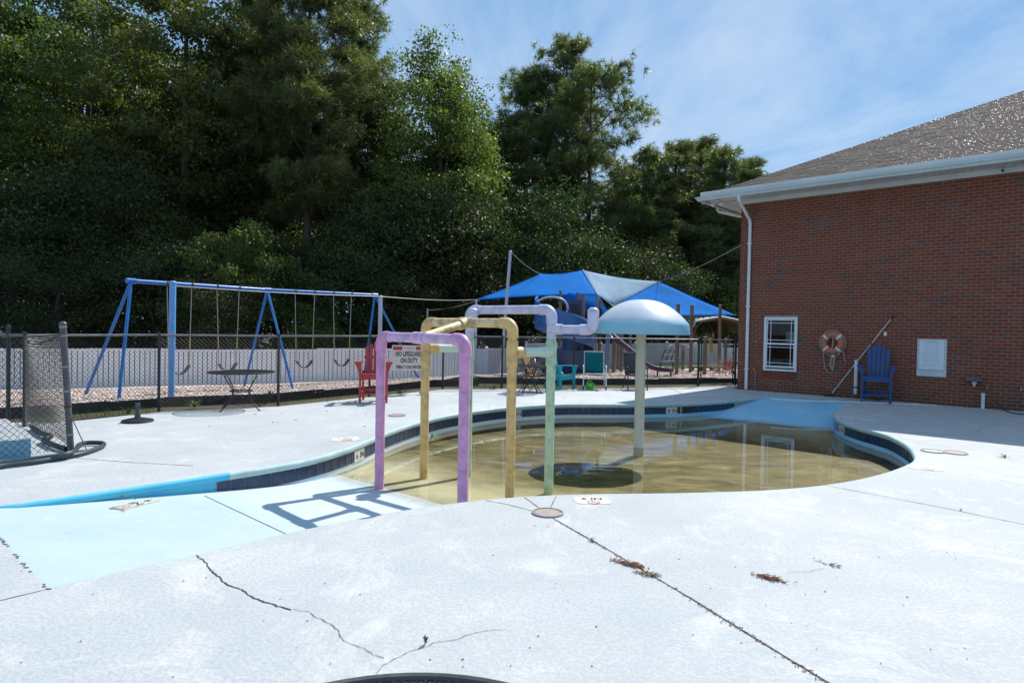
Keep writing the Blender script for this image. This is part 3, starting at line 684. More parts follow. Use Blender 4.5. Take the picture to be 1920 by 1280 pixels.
for r_ in range(-1, nrow):
    z0 = r_ * CO + MJ / 2; z1 = min((r_ + 1) * CO - MJ / 2, HT + .02); off = (0.5 if r_ % 2 else 0.0) * BL
    if z1 - z0 < .02: continue
    k = -1
    while k * BL + off < SMAX:
        s0, s1 = k * BL + off + MJ / 2, (k + 1) * BL + off - MJ / 2; k += 1
        s0 = max(s0, 0.0); s1 = min(s1, SMAX)
        if s1 - s0 < .02: continue
        parts_ = [(s0, s1)]
        if z1 > wz0 and z0 < wz1:
            if z0 >= wz0 - .03 and z1 <= wz1 + .03 or True:
                parts_ = []
                if s0 < ws0 - .004: parts_.append((s0, min(s1, ws0 - .004)))
                if s1 > ws1 + .004: parts_.append((max(s0, ws1 + .004), s1))
        for a, b_ in parts_:
            if b_ - a < .02: continue
            jit = random.uniform(-.0025, .0025)
            full = abs((b_ - a) - (BL - MJ)) < 1e-4 and abs((z1 - z0) - (CO - MJ)) < 1e-4
            if full and 5.15 < a < 6.25 and 0.1 < z0 < 5.3: singles.append((a, z0, jit))
            else: brick_vs(rest, a, b_, z0, z1, jit)
singles.sort(key=lambda q: (-q[0]))
extra = singles[300:]; singles = singles[:300]
for a, z0, j in extra: brick_vs(rest, a, a + BL - MJ, z0, z0 + CO - MJ, j)
o = obj('bricks_joined', rest, M['brick'], bld); o.name = 'brickwork'; o['kind'] = 'stuff'
bm1 = MB(); brick_vs(bm1, 0, BL - MJ, 0, CO - MJ); first = None
for a, z0, j in singles:
    if first is None: first = obj('brick', bm1, M['brick'], bld); o = first
    else: o = bpy.data.objects.new('brick', first.data); COL.objects.link(o); o.parent = bld
    o.location = (a, j, z0)
# ---- eaves
OH = 0.86                                             # overhang
z_s = HT + 0.115                                      # soffit plane
ec = at(1304, 372, (BC - BD * OH - BV * OH).y)
GT = ec.z + 0.02                                      # top of the gutter
s1_ = SMAX + OH
obj('frieze_board', MB().box((SMAX / 2 - .01, -.012, HT + .06), (SMAX + .02, .03, .13)).box((-.012, 7, HT + .06), (.03, 14, .13)), M['trim'], bld)
sof = thing  # (name kept free)
mb = MB(); pw = 0.152; k = 0
sroot = obj('soffit', MB().box((SMAX / 2, -OH / 2 - .02, z_s + .02), (SMAX + 2 * OH, OH - .05, .008)).box((-OH / 2 - .02, 7, z_s + .02), (OH - .05, 14, .008)), M['soffit'], bld)
x = 0.0; pm = None
while x < 8.5:
    if pm is None: pm = obj('soffit_panel', MB().box((0, 0, 0), (pw - .012, OH - .09, .012)), M['soffit'], sroot); o = pm
    else: o = bpy.data.objects.new('soffit_panel', pm.data); COL.objects.link(o); o.parent = sroot
    o.location = (x + pw / 2, -OH / 2 - .015, z_s + .006); x += pw
for i in range(8):
    o = bpy.data.objects.new('soffit_panel', pm.data); COL.objects.link(o); o.parent = sroot; o.rotation_euler = (0, 0, R(90)); o.location = (-OH / 2 - .015, pw * (i + .5), z_s + .006)
obj('fascia', MB().box((SMAX / 2, -OH + .01, z_s + .09), (SMAX + 2 * OH, .022, .2)).box((-OH + .01, 7 - OH / 2 + .02, z_s + .09), (.022, 14 + OH, .2)), M['trim'], bld)
# K-style gutter along both eaves
def kprof(d): return [(0, GT - .105), (.06, GT - .105), (.072, GT - .08), (.085, GT - .05), (.112, GT - .03), (.118, GT - .002), (.112, GT + .004), (.104, GT - .004), (.1, GT - .02), (.08, GT - .06), (.01, GT - .09), (.004, GT - .02)]
mb = MB(); pr = kprof(0); vs = []
for path in ([(-OH, -OH, 1, 1), (s1_, -OH, 0, 1)],):
    n = len(pr)
    A_ = [(-OH - o_, -OH - o_, z) for o_, z in pr]; B2 = [(s1_, -OH - o_, z) for o_, z in pr]; C_ = [(-OH - o_, 14, z) for o_, z in pr]
    mb.add(A_ + B2, [(i, n + i, n + (i + 1) % n, (i + 1) % n) for i in range(n)]); mb.add(A_ + C_, [(i, (i + 1) % n, n + (i + 1) % n, n + i) for i in range(n)])
obj('gutter', mb, M['gutter'], bld)
# downspout: outlet, two elbows back to the wall, long leg
s_d = to_s(1404.2, 560)[0]
def dpath(mb, pts, w_=.082, d_=.06):
    vs, fs = [], []
    for i, (x, y, z) in enumerate(pts):
        a, b_ = Vector(pts[max(0, i - 1)]), Vector(pts[min(len(pts) - 1, i + 1)]); t_ = (b_ - a).normalized(); nx = Vector((1, 0, 0)); ny = t_.cross(nx).normalized(); p = Vector((x, y, z))
        c = .012
        for u, v_ in ((-w_ / 2 + c, -d_ / 2), (w_ / 2 - c, -d_ / 2), (w_ / 2, -d_ / 2 + c), (w_ / 2, d_ / 2 - c), (w_ / 2 - c, d_ / 2), (-w_ / 2 + c, d_ / 2), (-w_ / 2, d_ / 2 - c), (-w_ / 2, -d_ / 2 + c)): vs.append(p + nx * u + ny * v_)
    for i in range(len(pts) - 1):
        for j in range(8): fs.append((i * 8 + j, i * 8 + (j + 1) % 8, (i + 1) * 8 + (j + 1) % 8, (i + 1) * 8 + j))
    fs.append(tuple(range((len(pts) - 1) * 8, len(pts) * 8))); return mb.add(vs, fs)
xg = s_d
ds = obj('downspout', dpath(MB(), [(xg, -OH - .04, GT - .09), (xg, -OH - .04, z_s - .08), (xg, -OH - .02, z_s - .16), (xg, -.10, z_s - .60), (xg, -.045, z_s - .70), (xg, -.045, 1.0), (xg, -.045, .02)]), M['trim'], bld)
for zz_ in (0.6, 2.4, 4.2): obj('strap', MB().box((xg, -.05, zz_), (.13, .068, .03)), M['trim'], ds)
s2 = 0.10
obj('downspout', MB().tube([(-OH - .04, s2 + .3, GT - .09), (-OH - .04, s2 + .3, z_s - .10), (-OH, s2 + .3, z_s - .17), (-.08, s2 + .3, z_s - .42), (-.045, s2 + .3, z_s - .52), (-.045, s2 + .3, .05)], .042, 8), M['trim'], bld)
# ---- hip roof with shingle courses
PT = 0.497; DEP = 20.0; RZ = GT - .005
M['shingle'] = None
m, t, b = newmat('weathered brown shingles'); oi = N(t, 'ShaderNodeObjectInfo').outputs['Random']
rnd = math_(t, 'FRACT', math_(t, 'ADD', math_(t, 'MULTIPLY', oi, 5.77), island(t)))
c = ramp(t, [(0.05, (0.036, 0.025, 0.022)), (0.3, (0.062, 0.045, 0.040)), (0.55, (0.048, 0.034, 0.030)), (0.8, (0.085, 0.062, 0.055)), (0.95, (0.057, 0.044, 0.041))], rnd).outputs[0]
gr = noise(t, 140, 3, 0.7, pos(t)); c = mixc(t, ramp(t, [(0.5, (0, 0, 0)), (0.7, (0.5,) * 3)], gr.outputs[0]).outputs[0], c, (0.14, 0.115, 0.105))
t.links.new(c, b.inputs['Base Color']); gl_ = noise(t, 26, 2, 0.5, pos(t)); t.links.new(ramp(t, [(0.675, (0.97,) * 3), (0.70, (0.34,) * 3)], gl_.outputs[0]).outputs[0], b.inputs['Roughness']); b.inputs['Specular IOR Level'].default_value = 0.3; bump(t, b, gr.outputs[0], 0.6, 0.003); M['shingle'] = m
rid = (14.8 + OH + .04) / 2; RY = -OH - .04 + rid
mb = MB(); S0, S1 = -OH - .02, s1_; E0 = -OH - .04
def rp(s, dist, lift=0.0): return (s, E0 + dist, RZ + dist * PT + lift)
mb.add([rp(S0, 0), rp(S1, 0), rp(S1 - rid, rid), rp(S0 + rid, rid)], [(0, 1, 2, 3)]); mb.add([rp(S0, 0), rp(S0 + rid, rid), (S0, 14.8, RZ)], [(0, 1, 2)])
mb.add([rp(S1, 0), (S1, 14.8, RZ), rp(S1 - rid, rid)], [(0, 1, 2)]); mb.add([(S0, 14.8, RZ), rp(S0 + rid, rid), rp(S1 - rid, rid), (S1, 14.8, RZ)], [(0, 1, 2, 3)])
roof = obj('roof', mb, M['shingle'], bld)
sn = Vector((0, PT, 1)).normalized(); sn = Vector((0, -PT, 1)).normalized(); su = Vector((0, 1, PT)).normalized(); EXP = 0.143; rows = int(rid * math.hypot(1, PT) / EXP); tabs = []; rest = MB()
for r_ in range(rows):
    dist = r_ * EXP / math.hypot(1, PT); lo_, hi_ = S0 + dist, min(9.2, S1 - dist); x = lo_ - random.random() * .3
    while x < hi_:
        wd = random.choice((.16, .21, .26, .31, .34)); a, b_ = max(x + .002, lo_), min(x + wd - .002, hi_ + .3); x += wd
        if b_ - a > .03: tabs.append((a, b_, dist, random.uniform(.006, .014)))
def tab(mb, a, b_, dist, th):
    p = Vector(rp(a, dist)) + sn * .002; q = Vector(rp(b_, dist)) + sn * .002; up = su * .17; f0 = sn * th; f1 = sn * .003; sk_ = Vector((random.uniform(-.006, .006), 0, 0))
    mb.add([p + sk_, q + sk_, q + up, p + up, p + f0 + sk_, q + f0 + sk_, q + up + f1, p + up + f1], [(0, 1, 5, 4), (1, 2, 6, 5), (3, 0, 4, 7), (4, 5, 6, 7)])
big_t = [q for q in tabs if q[2] < 4.2 and 4.6 < q[0] < 6.6 and q[1] - q[0] > .15][:300]; bset = set(map(id, big_t))
for q in tabs:
    if id(q) not in bset: tab(rest, *q)
o = obj('shingle_courses', rest, M['shingle'], roof); o['kind'] = 'stuff'
tmesh = {}
for a, b_, dist, th in big_t:
    kx = round(b_ - a, 2)
    if kx not in tmesh:
        q = MB(); tab(q, 0, kx, 0, .010); base = Vector(rp(0, 0)); q.v = [tuple(Vector(v_) - base) for v_ in q.v]; o = obj('shingle', q, M['shingle'], roof); tmesh[kx] = o.data
    else: o = bpy.data.objects.new('shingle', tmesh[kx]); COL.objects.link(o); o.parent = roof
    o.location = rp(a, dist)
# hip caps
hc = MB(); ha, hb = Vector(rp(S0, 0)), Vector(rp(S0 + rid, rid)); hd = (hb - ha).normalized(); L = (hb - ha).length; hs = hd.cross(Vector((0, 0, 1))).normalized(); hu = hs.cross(hd).normalized()
for i in range(int(L / .143)):
    c = ha + hd * (i * .143 + .1); hc.add([c - hs * .15 + hu * -.045, c + hu * .028, c + hs * .15 + hu * -.045, c + hd * .2 - hs * .15 + hu * -.055, c + hd * .2 + hu * .018, c + hd * .2 + hs * .15 + hu * -.055], [(0, 1, 4, 3), (1, 2, 5, 4), (0, 3, 5, 2), (0, 2, 1)])
o = obj('hip_cap', hc, M['shingle'], roof); o['kind'] = 'stuff'
# ---- window: white frame, two sashes with border bars, panes, dark room behind
M['vinyl_white'] = paint('white window vinyl', (0.68, 0.73, 0.76), (0.60, 0.65, 0.68), 3, 0.35, bmp=0.03)
m, t, b = newmat('window glass'); t.nodes.remove(b); fr = N(t, 'ShaderNodeFresnel', ins={'IOR': 1.5}); tb = N(t, 'ShaderNodeBsdfTransparent'); tb.inputs[0].default_value = (.45, .5, .48, 1); gl = N(t, 'ShaderNodeBsdfGlossy', ins={'Roughness': .01})
mx = N(t, 'ShaderNodeMixShader'); t.links.new(fr.outputs[0], mx.inputs[0]); t.links.new(tb.outputs[0], mx.inputs[1]); t.links.new(gl.outputs[0], mx.inputs[2]); t.links.new(mx.outputs[0], t.nodes['Material Output'].inputs[0]); M['glass'] = m
WW, WH = ws1 - ws0, wz1 - wz0; f = .055
win = obj('window', MB().box((ws0 + f / 2, .0, (wz0 + wz1) / 2), (f, .09, WH)).box((ws1 - f / 2, .0, (wz0 + wz1) / 2), (f, .09, WH)).box(((ws0 + ws1) / 2, .0, wz1 - f / 2), (WW - 2 * f, .09, f)).box(((ws0 + ws1) / 2, -.004, wz0 + f / 2), (WW - 2 * f, .10, f)), M['vinyl_white'], bld)
zm = (wz0 + wz1) / 2; a0, a1 = ws0 + f, ws1 - f
def sash(z0, z1, y, lower):
    sw = .032; mb = MB().box((a0 + sw / 2, y, (z0 + z1) / 2), (sw, .03, z1 - z0)).box((a1 - sw / 2, y, (z0 + z1) / 2), (sw, .03, z1 - z0)).box(((a0 + a1) / 2, y, z1 - .019), (a1 - a0 - 2 * sw, .03, .038)).box(((a0 + a1) / 2, y, z0 + .024), (a1 - a0 - 2 * sw, .03, .048))
    o = obj('sash', mb, M['vinyl_white'], win)
    mu = MB(); h = z1 - z0
    for xx in (a0 + .115, a1 - .115): mu.box((xx, y, (z0 + z1) / 2), (.016, .008, h - .08))
    mu.box(((a0 + a1) / 2, y + .001, z1 - .11), (a1 - a0 - 2 * sw, .008, .016)); mu.box(((a0 + a1) / 2, y + .001, z0 + .13), (a1 - a0 - 2 * sw, .008, .016))
    obj('muntin', mu, M['vinyl_white'], win); obj('pane', MB().quad((a0, y + .012, z0), (a1, y + .012, z0), (a1, y + .012, z1), (a0, y + .012, z1)), M['glass'], win)
sash(zm - .02, wz1 - f, .012, False); sash(wz0 + f + .035, zm + .022, -.016, True)
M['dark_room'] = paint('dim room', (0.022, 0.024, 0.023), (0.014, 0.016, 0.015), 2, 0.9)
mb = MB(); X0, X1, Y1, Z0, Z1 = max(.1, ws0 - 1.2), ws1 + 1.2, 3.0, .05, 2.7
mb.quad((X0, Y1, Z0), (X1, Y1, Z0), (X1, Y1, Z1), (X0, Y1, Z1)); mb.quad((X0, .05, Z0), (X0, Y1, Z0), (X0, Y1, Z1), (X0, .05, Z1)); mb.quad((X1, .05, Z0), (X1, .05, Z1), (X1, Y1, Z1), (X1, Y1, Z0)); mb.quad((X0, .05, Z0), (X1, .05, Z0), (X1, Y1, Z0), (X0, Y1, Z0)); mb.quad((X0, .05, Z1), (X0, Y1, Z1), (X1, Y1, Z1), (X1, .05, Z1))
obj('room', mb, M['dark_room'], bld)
M['paper'] = paint('white paper notice', (0.62, 0.70, 0.66), (0.56, 0.64, 0.60), 8, 0.8)
obj('notice', MB().box((a1 - .145, .03, zm + .20), (.23, .002, .29)), M['paper'], win)
# rowlock sill course under the window
mb = MB(); n = int((WW + .1) / CO)
for i in range(n): brick_vs(mb, ws0 - .05 + i * CO, ws0 - .05 + i * CO + CO - MJ, wz0 - .205, wz0 - .01, -.008)
o = obj('window_sill', mb, M['brick'], bld)
# ---- fittings on the wall
def wt(px, py): s_, z_ = to_s(px, py); return s_, z_
M['pvc'] = paint('white plastic pipe', (0.66, 0.70, 0.73), (0.55, 0.58, 0.60), 6, 0.35, bmp=0.03)
M['steel'] = paint('dull grey metal', (0.32, 0.33, 0.34), (0.20, 0.21, 0.22), 14, 0.4, metal=0.7)
def wall_thing(name, label, cat, s_, z_, group=None): return thing(name, label, cat, bw(s_, 0, z_), -YAW, group)
s_, z0 = wt(1605.5, 738); z1 = wt(1605.5, 673)[1]
t_ = wall_thing('pipe', 'tall white pipe standing against the bricks beside the blue chair', 'pipe', s_, max(0.02, z0))
obj('tube', MB().tube([(0, -.09, 0), (0, -.09, z1 - z0 - .02)], .044, 14), M['pvc'], t_, smooth=True); obj('coupling', MB().tube([(0, -.09, .16), (0, -.09, .19)], .05, 14), M['black'], t_); obj('clamp', MB().box((0, -.04, .9), (.03, .08, .02)), M['steel'], t_)
s_, z0 = wt(1843.5, 768)
t_ = wall_thing('pipe', 'short white pipe stub rising from the deck at the dark wall', 'pipe', s_, 0.0); obj('tube', MB().tube([(0, -.12, 0), (0, -.12, .34)], .038, 14), M['pvc'], t_, smooth=True); obj('cap', MB().tube([(0, -.12, .33), (0, -.12, .36)], .043, 14), M['pvc'], t_)
s_, z_ = wt(1828, 708)
t_ = wall_thing('fountain', 'small grey wall fountain with a hanging brown tube', 'drinking fountain', s_, z_)
mb = MB(); mb.grid(lambda u, v: (-.16 + .32 * u, -.02 - .2 * v, -.01 + .05 * (2 * u - 1) ** 2 * .4 - .05 * math.sin(math.pi * u) * math.sin(math.pi * v)), 8, 6); mb.quad((-.16, -.02, 0), (.16, -.02, 0), (.14, -.02, -.09), (-.14, -.02, -.09)); mb.quad((-.16, -.22, .0), (.16, -.22, .0), (.13, -.18, -.07), (-.13, -.18, -.07)); mb.quad((-.16, -.02, 0), (-.16, -.22, 0), (-.13, -.18, -.07), (-.14, -.02, -.09)); mb.quad((.16, -.02, 0), (.16, -.22, 0), (.13, -.18, -.07), (.14, -.02, -.09)); mb.quad((-.13, -.18, -.07), (.13, -.18, -.07), (.14, -.02, -.09), (-.14, -.02, -.09))
obj('basin', mb, M['steel'], t_); obj('drain', MB().lathe([(.05, -.09), (.05, -.12), (.025, -.16), (.025, -.19)], 12, (0, -.1, 0), cap1=True), M['pvc'], t_); obj('spout', MB().tube([(.13, -.03, 0), (.15, -.05, .09), (.12, -.12, .11)], .016, 8), M['steel'], t_)
obj('hose', MB().tube([(.15, -.06, .02), (.16, -.05, -.15), (.13, -.05, -.3), (.12, -.04, -.45), (.15, -.04, -.56)], .008, 6), paint('brown rubber tube', (0.20, 0.12, 0.07), rough=.6), t_)
def faucet(px, py, label, out_=.1):
    s_, z_ = wt(px, py); t_ = wall_thing('faucet', label, 'faucet', s_, z_)
    obj('body', MB().tube([(0, 0, 0), (0, -out_, 0), (0, -out_ - .03, -.05)], .018, 8).lathe([(.04, 0), (.04, .008)], 10, (0, -.004, 0)), M['steel'], t_); obj('handle', MB().lathe([(.0, .05), (.035, .045), (.035, .06), (0, .065)], 10, (0, -out_ * .7, 0)), M['steel'], t_); return t_
faucet(1851, 725, 'small metal spigot above the short white pipe stub')
faucet(1915, 728, 'metal spigot at the right-hand end of the brick wall')
s_, z_ = wt(1417.5, 697); t_ = wall_thing('faucet', 'hose spigot on a thin riser pipe beside the downspout', 'faucet', s_, 0)
obj('riser', MB().tube([(0, -.04, 0), (0, -.04, .58)], .014, 8), M['steel'], t_); obj('handle', MB().lathe([(0, .5), (.03, .5), (.03, .515), (0, .52)], 8, (.02, -.07, 0)), M['steel'], t_); obj('valve', MB().box((-.05, -.03, .62), (.04, .04, .07)), paint('brass', (0.45, 0.30, 0.10), rough=.4, metal=.8), t_)
s_, z_ = wt(1417.5, 644); t_ = wall_thing('outlet', 'small grey outlet box on the bricks between downspout and window', 'outlet box', s_, z_)
obj('box', MB().bbox((0, -.03, 0), (.09, .06, .12), None, .01), M['steel'], t_); obj('lid', MB().box((0, -.063, -.005), (.06, .008, .08)), M['black'], t_)
# bulletin board
s0, z1 = wt(1720.6, 635); s1, z0 = wt(1774, 707)
t_ = wall_thing('notice_board', 'white board with a printed rules sheet on the brick wall', 'notice board', (s0 + s1) / 2, (z0 + z1) / 2)
bwid, bh = s1 - s0, z1 - z0; M['board'] = paint('painted plywood', (0.56, 0.62, 0.65), (0.46, 0.52, 0.54), 5, 0.6)
obj('backing', MB().bbox((0, -.014, 0), (bwid, .028, bh), None, .004), M['board'], t_); M['sheet'] = paint('white rules sheet', (0.66, 0.74, 0.79), (0.62, 0.70, 0.75), 7, 0.4, bmp=0.02)
sh = obj('rules_sheet', MB().box((.0, -.034, .07), (bwid * .84, .012, bh * .76)), M['sheet'], t_)
obj('frame', MB().box((0, -.034, .07 - bh * .39), (bwid * .88, .02, .025)).box((0, -.034, .07 + bh * .39), (bwid * .88, .02, .025)).box((-bwid * .43, -.034, .07), (.022, .02, bh * .755)).box((bwid * .43, -.034, .07), (.022, .02, bh * .755)), M['board'], t_)
mb = MB(); pr_ = paint('pale grey print', (0.44, 0.52, 0.57), (0.50, 0.57, 0.62), 40, 0.6, bmp=0)
for i in range(15):
    zz_ = .07 + bh * .30 - i * bh * .043; mb.box((-.02 * (i % 3) * .5, -.0412, zz_), (bwid * random.uniform(.5, .7), .0012, .012))
mb.box((0, -.0412, .07 + bh * .345), (bwid * .45, .0012, .03)); obj('print', mb, pr_, sh)
mb = MB()
for sx in (-1, 1):
    for sz in (-1, 1): mb.lathe([(.011, 0), (.008, .004)], 8, (0, 0, 0), cap1=True); 
s_, z_ = wt(1660.8, 626); t_ = wall_thing('hook', 'small white hook bracket under the raised end of the long brush pole', 'hook', s_, z_); obj('bracket', MB().box((0, -.03, 0), (.06, .06, .10)).box((0, -.075, -.03), (.06, .03, .03)), M['pvc'], t_)
# floodlight and camera under the eaves
fl = thing('floodlight', 'twin white floodlight under the corner of the eaves', 'floodlight', bld.matrix_world @ Vector((0, 0, 0)))
fl.location = BC + BD * (-.52) + BV * (-.42) + Vector((0, 0, z_s)); fl.rotation_euler = (0, 0, -YAW)
obj('base', MB().lathe([(.06, -.03), (.06, 0)], 12, cap0=True), M['trim'], fl)
for sx in (-1, 1): o = obj('lamp', MB().tube([(sx * .04, 0, -.03), (sx * .07, -.02, -.07)], .012, 6).tube([(sx * .07, -.02, -.06), (sx * .10, -.06, -.10), (sx * .13, -.10, -.15)], [.03, .05, .06], 12), M['trim'], fl)
s_, z_ = wt(1883, 313); cm = thing('security_camera', 'small white security camera under the right part of the eaves', 'security camera', BC + BD * (s_ + .08) + BV * (-.2) + Vector((0, 0, z_s - .0)), -YAW)
obj('mount', MB().lathe([(.045, -.02), (.045, 0)], 12, cap0=True).tube([(0, 0, -.02), (-.02, -.02, -.07)], .014, 8), M['trim'], cm); obj('housing', MB().tube([(.06, .05, -.05), (-.08, -.08, -.11)], .042, 14), M['trim'], cm, smooth=True); obj('lens', MB().tube([(-.079, -.079, -.1095), (-.087, -.086, -.113)], .032, 14), M['black'], cm)
# ---- lifebuoy
s_, z_ = wt(1562.5, 643); lb = wall_thing('life_ring', 'faded orange life ring with white bands and loose rope', 'life ring', s_, z_)
M['buoy'] = paint('faded orange foam', (0.46, 0.125, 0.06), (0.40, 0.15, 0.10), 8, 0.6); M['band'] = paint('white band', (0.70, 0.68, 0.72), (0.6, 0.58, 0.6), 10, 0.6); M['rope'] = paint('dirty rope', (0.46, 0.43, 0.37), (0.33, 0.30, 0.25), 40, 0.9, bs=300, bmp=.6)
Rm, rr_ = .215, .088
def circ(r, y, n=28, a0=0, a1=2 * math.pi): return [(r * math.cos(a0 + (a1 - a0) * i / n), y, r * math.sin(a0 + (a1 - a0) * i / n)) for i in range(n + (0 if a1 - a0 > 6.2 else 1))]
obj('ring', MB().tube(circ(Rm, -.09), rr_, 14, closed=True), M['buoy'], lb, smooth='all')
for k in range(4):
    a = R(45 + 90 * k); o = obj('band', MB().tube(circ(Rm, -.09, 4, a - .11, a + .11), rr_ + .006, 14, caps=False), M['band'], lb, smooth='all')
mb = MB()
for k in range(4):
    a0_, a1_ = R(45 + 90 * k), R(135 + 90 * k); mb.tube([((Rm + rr_ + .012 + .012 * math.sin(math.pi * i / 8)) * math.cos(a0_ + (a1_ - a0_) * i / 8), -.09, (Rm + rr_ + .012 + .012 * math.sin(math.pi * i / 8)) * math.sin(a0_ + (a1_ - a0_) * i / 8)) for i in range(9)], .009, 6)
obj('grab_line', mb, M['rope'], lb)
mb = MB()
mb.tube(catmull([V3(-.22, -.1, -.22), V3(-.2, -.08, -.45), V3(-.16, -.06, -.7), V3(-.05, -.05, -.80), V3(.03, -.05, -.7), V3(.02, -.06, -.45), V3(-.02, -.08, -.3)], .06), .009, 6)
mb.tube(catmull([V3(.2, -.1, -.2), V3(.27, -.09, -.22), V3(.29, -.07, -.38), V3(.33, -.06, -.50)], .05), .010, 6)
for q in range(3): mb.tube(catmull([V3(0, -.1, -.3), V3(-.06 + .03 * q, -.08, -.5), V3(-.03 + .02 * q, -.06, -.66 - .04 * q), V3(.05, -.06, -.55), V3(.04 + .02 * q, -.09, -.32)], .06), .008, 6)
mb.tube(catmull([V3(.02, -.12, .18), V3(.03, -.14, .02), V3(.0, -.12, -.16), V3(.02, -.12, -.3)], .05), .012, 6); mb.tube(catmull([V3(.2, -.1, -.2), V3(.14, -.08, -.34), V3(.02, -.08, -.38), V3(-.16, -.08, -.27)], .05), .008, 6)
obj('rope', mb, M['rope'], lb); obj('float', MB().tube([(.02, -.13, -.31), (.05, -.13, -.37)], .035, 10), paint('old white float', (0.6, 0.55, 0.45), rough=.6), lb)
obj('hook', MB().tube([(0, 0, .16), (0, -.1, .15), (0, -.11, .18)], .009, 6), M['steel'], lb)
# ---- long brush pole leaning on the wall
p0 = bw(to_s(1558, 738)[0], -.14, 0); s_, z_ = wt(1676, 592); p1 = bw(s_, -.04, z_)
pl = thing('pool_brush', 'long pool brush on an aluminium pole leaning against the bricks', 'pool brush', p0); M['alu'] = paint('aluminium tube', (0.55, 0.57, 0.60), (0.45, 0.47, 0.5), 10, 0.3, metal=0.6, bmp=.03)
d = (p1 - p0).normalized(); obj('pole', MB().tube([p0 + d * .08, p0 + d * .1, p0.lerp(p1, .67)], .0165, 8), M['alu'], pl, world=True, smooth=True); obj('pole', MB().tube([p0.lerp(p1, .665), p1 - d * .1], .0145, 8), paint('white tube', (0.6, 0.58, 0.52), (.5, .45, .38), 12, .4), pl, world=True, smooth=True)
obj('collar', MB().tube([p0.lerp(p1, .66), p0.lerp(p1, .675)], .024, 8).tube([p0.lerp(p1, .35), p0.lerp(p1, .36)], .021, 8), M['black'], pl, world=True); obj('grip', MB().tube([p1 - d * .1, p1], .019, 8), M['black'], pl, world=True)
X = BD; obj('brush_head', MB().box(p0 + V3(0, 0, .035) , (.26, .05, .03), (X, BV, Vector((0, 0, 1)))).box(p0 + V3(0, 0, .013), (.25, .04, .026), (X, BV, Vector((0, 0, 1)))), M['black'], pl, world=True); obj('socket', MB().tube([p0 + V3(0, 0, .03), p0 + d * .12], .021, 8), M['black'], pl, world=True)
# white pole lying along the edge of the ramp, hoses on the deck by the wall
o = obj('pole', MB().tube([g(1446, 748.2, .018), g(1530, 751.5, .018), g(1640, 755, .018), g(1755, 759.5, .018)], .014, 7), M['pvc'], None, smooth=True); tag(o, 'thin white pole lying on the deck in front of the blue chair', 'pole')
o = obj('hose', MB().tube(catmull([g(1868, 752, .3), g(1874, 760, .1), g(1882, 768, .012), g(1900, 774, .012), g(1935, 778, .012)], .08), .013, 7), M['black'], None, smooth=True); tag(o, 'thin black hose on the deck at the foot of the brick wall', 'hose')
o = obj('debris', MB(), M['black']) if False else None
mbd = MB(); 
for i in range(46):
    q = bw(random.uniform(.5, 6.5), -random.uniform(.02, .13), .006); a = random.random() * 3; mbd.box(q, (random.uniform(.02, .09), random.uniform(.01, .03), .01), (Vector((math.cos(a), math.sin(a), 0)), Vector((-math.sin(a), math.cos(a), 0)), Vector((0, 0, 1))))
obj('litter', mbd, paint('dead leaves', (0.12, 0.075, 0.045), (0.20, 0.14, 0.09), 30, 0.9), kind='stuff')
# ================================================================== WATER PLAY FEATURES
def proj(P):
    P = Vector(P) - Vector((0, 0, EYE)); d = P.y * math.cos(PITCH) - P.z * math.sin(PITCH); u = P.y * math.sin(PITCH) + P.z * math.cos(PITCH)
    x, y = P.x / d, -u / d
    return CX + F_PX * (x * math.cos(ROLL) - y * math.sin(ROLL)), CY + F_PX * (x * math.sin(ROLL) + y * math.cos(ROLL))
M['pink'] = paint('sun faded pink pipe paint', (0.62, 0.29, 0.51), (0.46, 0.23, 0.40), 9, 0.45, bmp=0.12, lo=.45, hi=.62)
M['pink_bar'] = paint('weathered pink pipe with mildew', (0.64, 0.40, 0.61), (0.34, 0.24, 0.37), 7, 0.5, bmp=0.1, lo=.45, hi=.7)
M['yellow'] = paint('faded yellow pipe paint', (0.66, 0.46, 0.18), (0.46, 0.31, 0.13), 9, 0.45, bmp=0.12, lo=.45, hi=.66)
M['yellow_bar'] = paint('stained yellow pipe', (0.68, 0.53, 0.28), (0.30, 0.21, 0.10), 6, 0.5, bmp=0.1, lo=.46, hi=.68)
M['green'] = paint('faded mint pipe paint', (0.44, 0.60, 0.42), (0.30, 0.44, 0.30), 9, 0.45, bmp=0.12, lo=.45, hi=.66)
M['aqua'] = paint('pale mint blue pipe', (0.46, 0.64, 0.56), (0.58, 0.70, 0.62), 5, 0.42, bmp=0.05)
M['lilac'] = paint('faded lilac pipe paint', (0.54, 0.54, 0.70), (0.40, 0.40, 0.54), 9, 0.45, bmp=0.12, lo=.45, hi=.66)
M['cream'] = paint('cream pipe paint', (0.58, 0.58, 0.47), (0.50, 0.52, 0.40), 3, 0.45, bmp=0.05)
PR, FR = 0.057, 0.068
def arc(c, a, b_, r, n=7): return [Vector(c) + a * (r * (1 - math.cos(t))) * 1.0 + b_ * (r * math.sin(t)) for t in [math.pi / 2 * i / n for i in range(n + 1)]]
frame = thing('spray_pipe_frame', 'pink, yellow and lilac pipe arches joined together standing in the shallow pool', 'water feature', V3(-.6, 7.6, DEEP))
def elbow(corner, d1, d2, r=0.10):
    """fitting that turns from direction d1 (arriving) to d2 (leaving) at the corner; hubs on both ends"""
    c = Vector(corner); s_ = c - d1 * r; e = c + d2 * r; P = [s_ - d1 * .075]; cc = c - d1 * r + d2 * r
    for i in range(9):
        t = math.pi / 2 * i / 8; P.append(cc - d2 * (r * math.cos(t)) + d1 * (r * math.sin(t)))
    P.append(e + d2 * .075); return MB().tube(P, FR, 16)
UP = Vector((0, 0, 1))
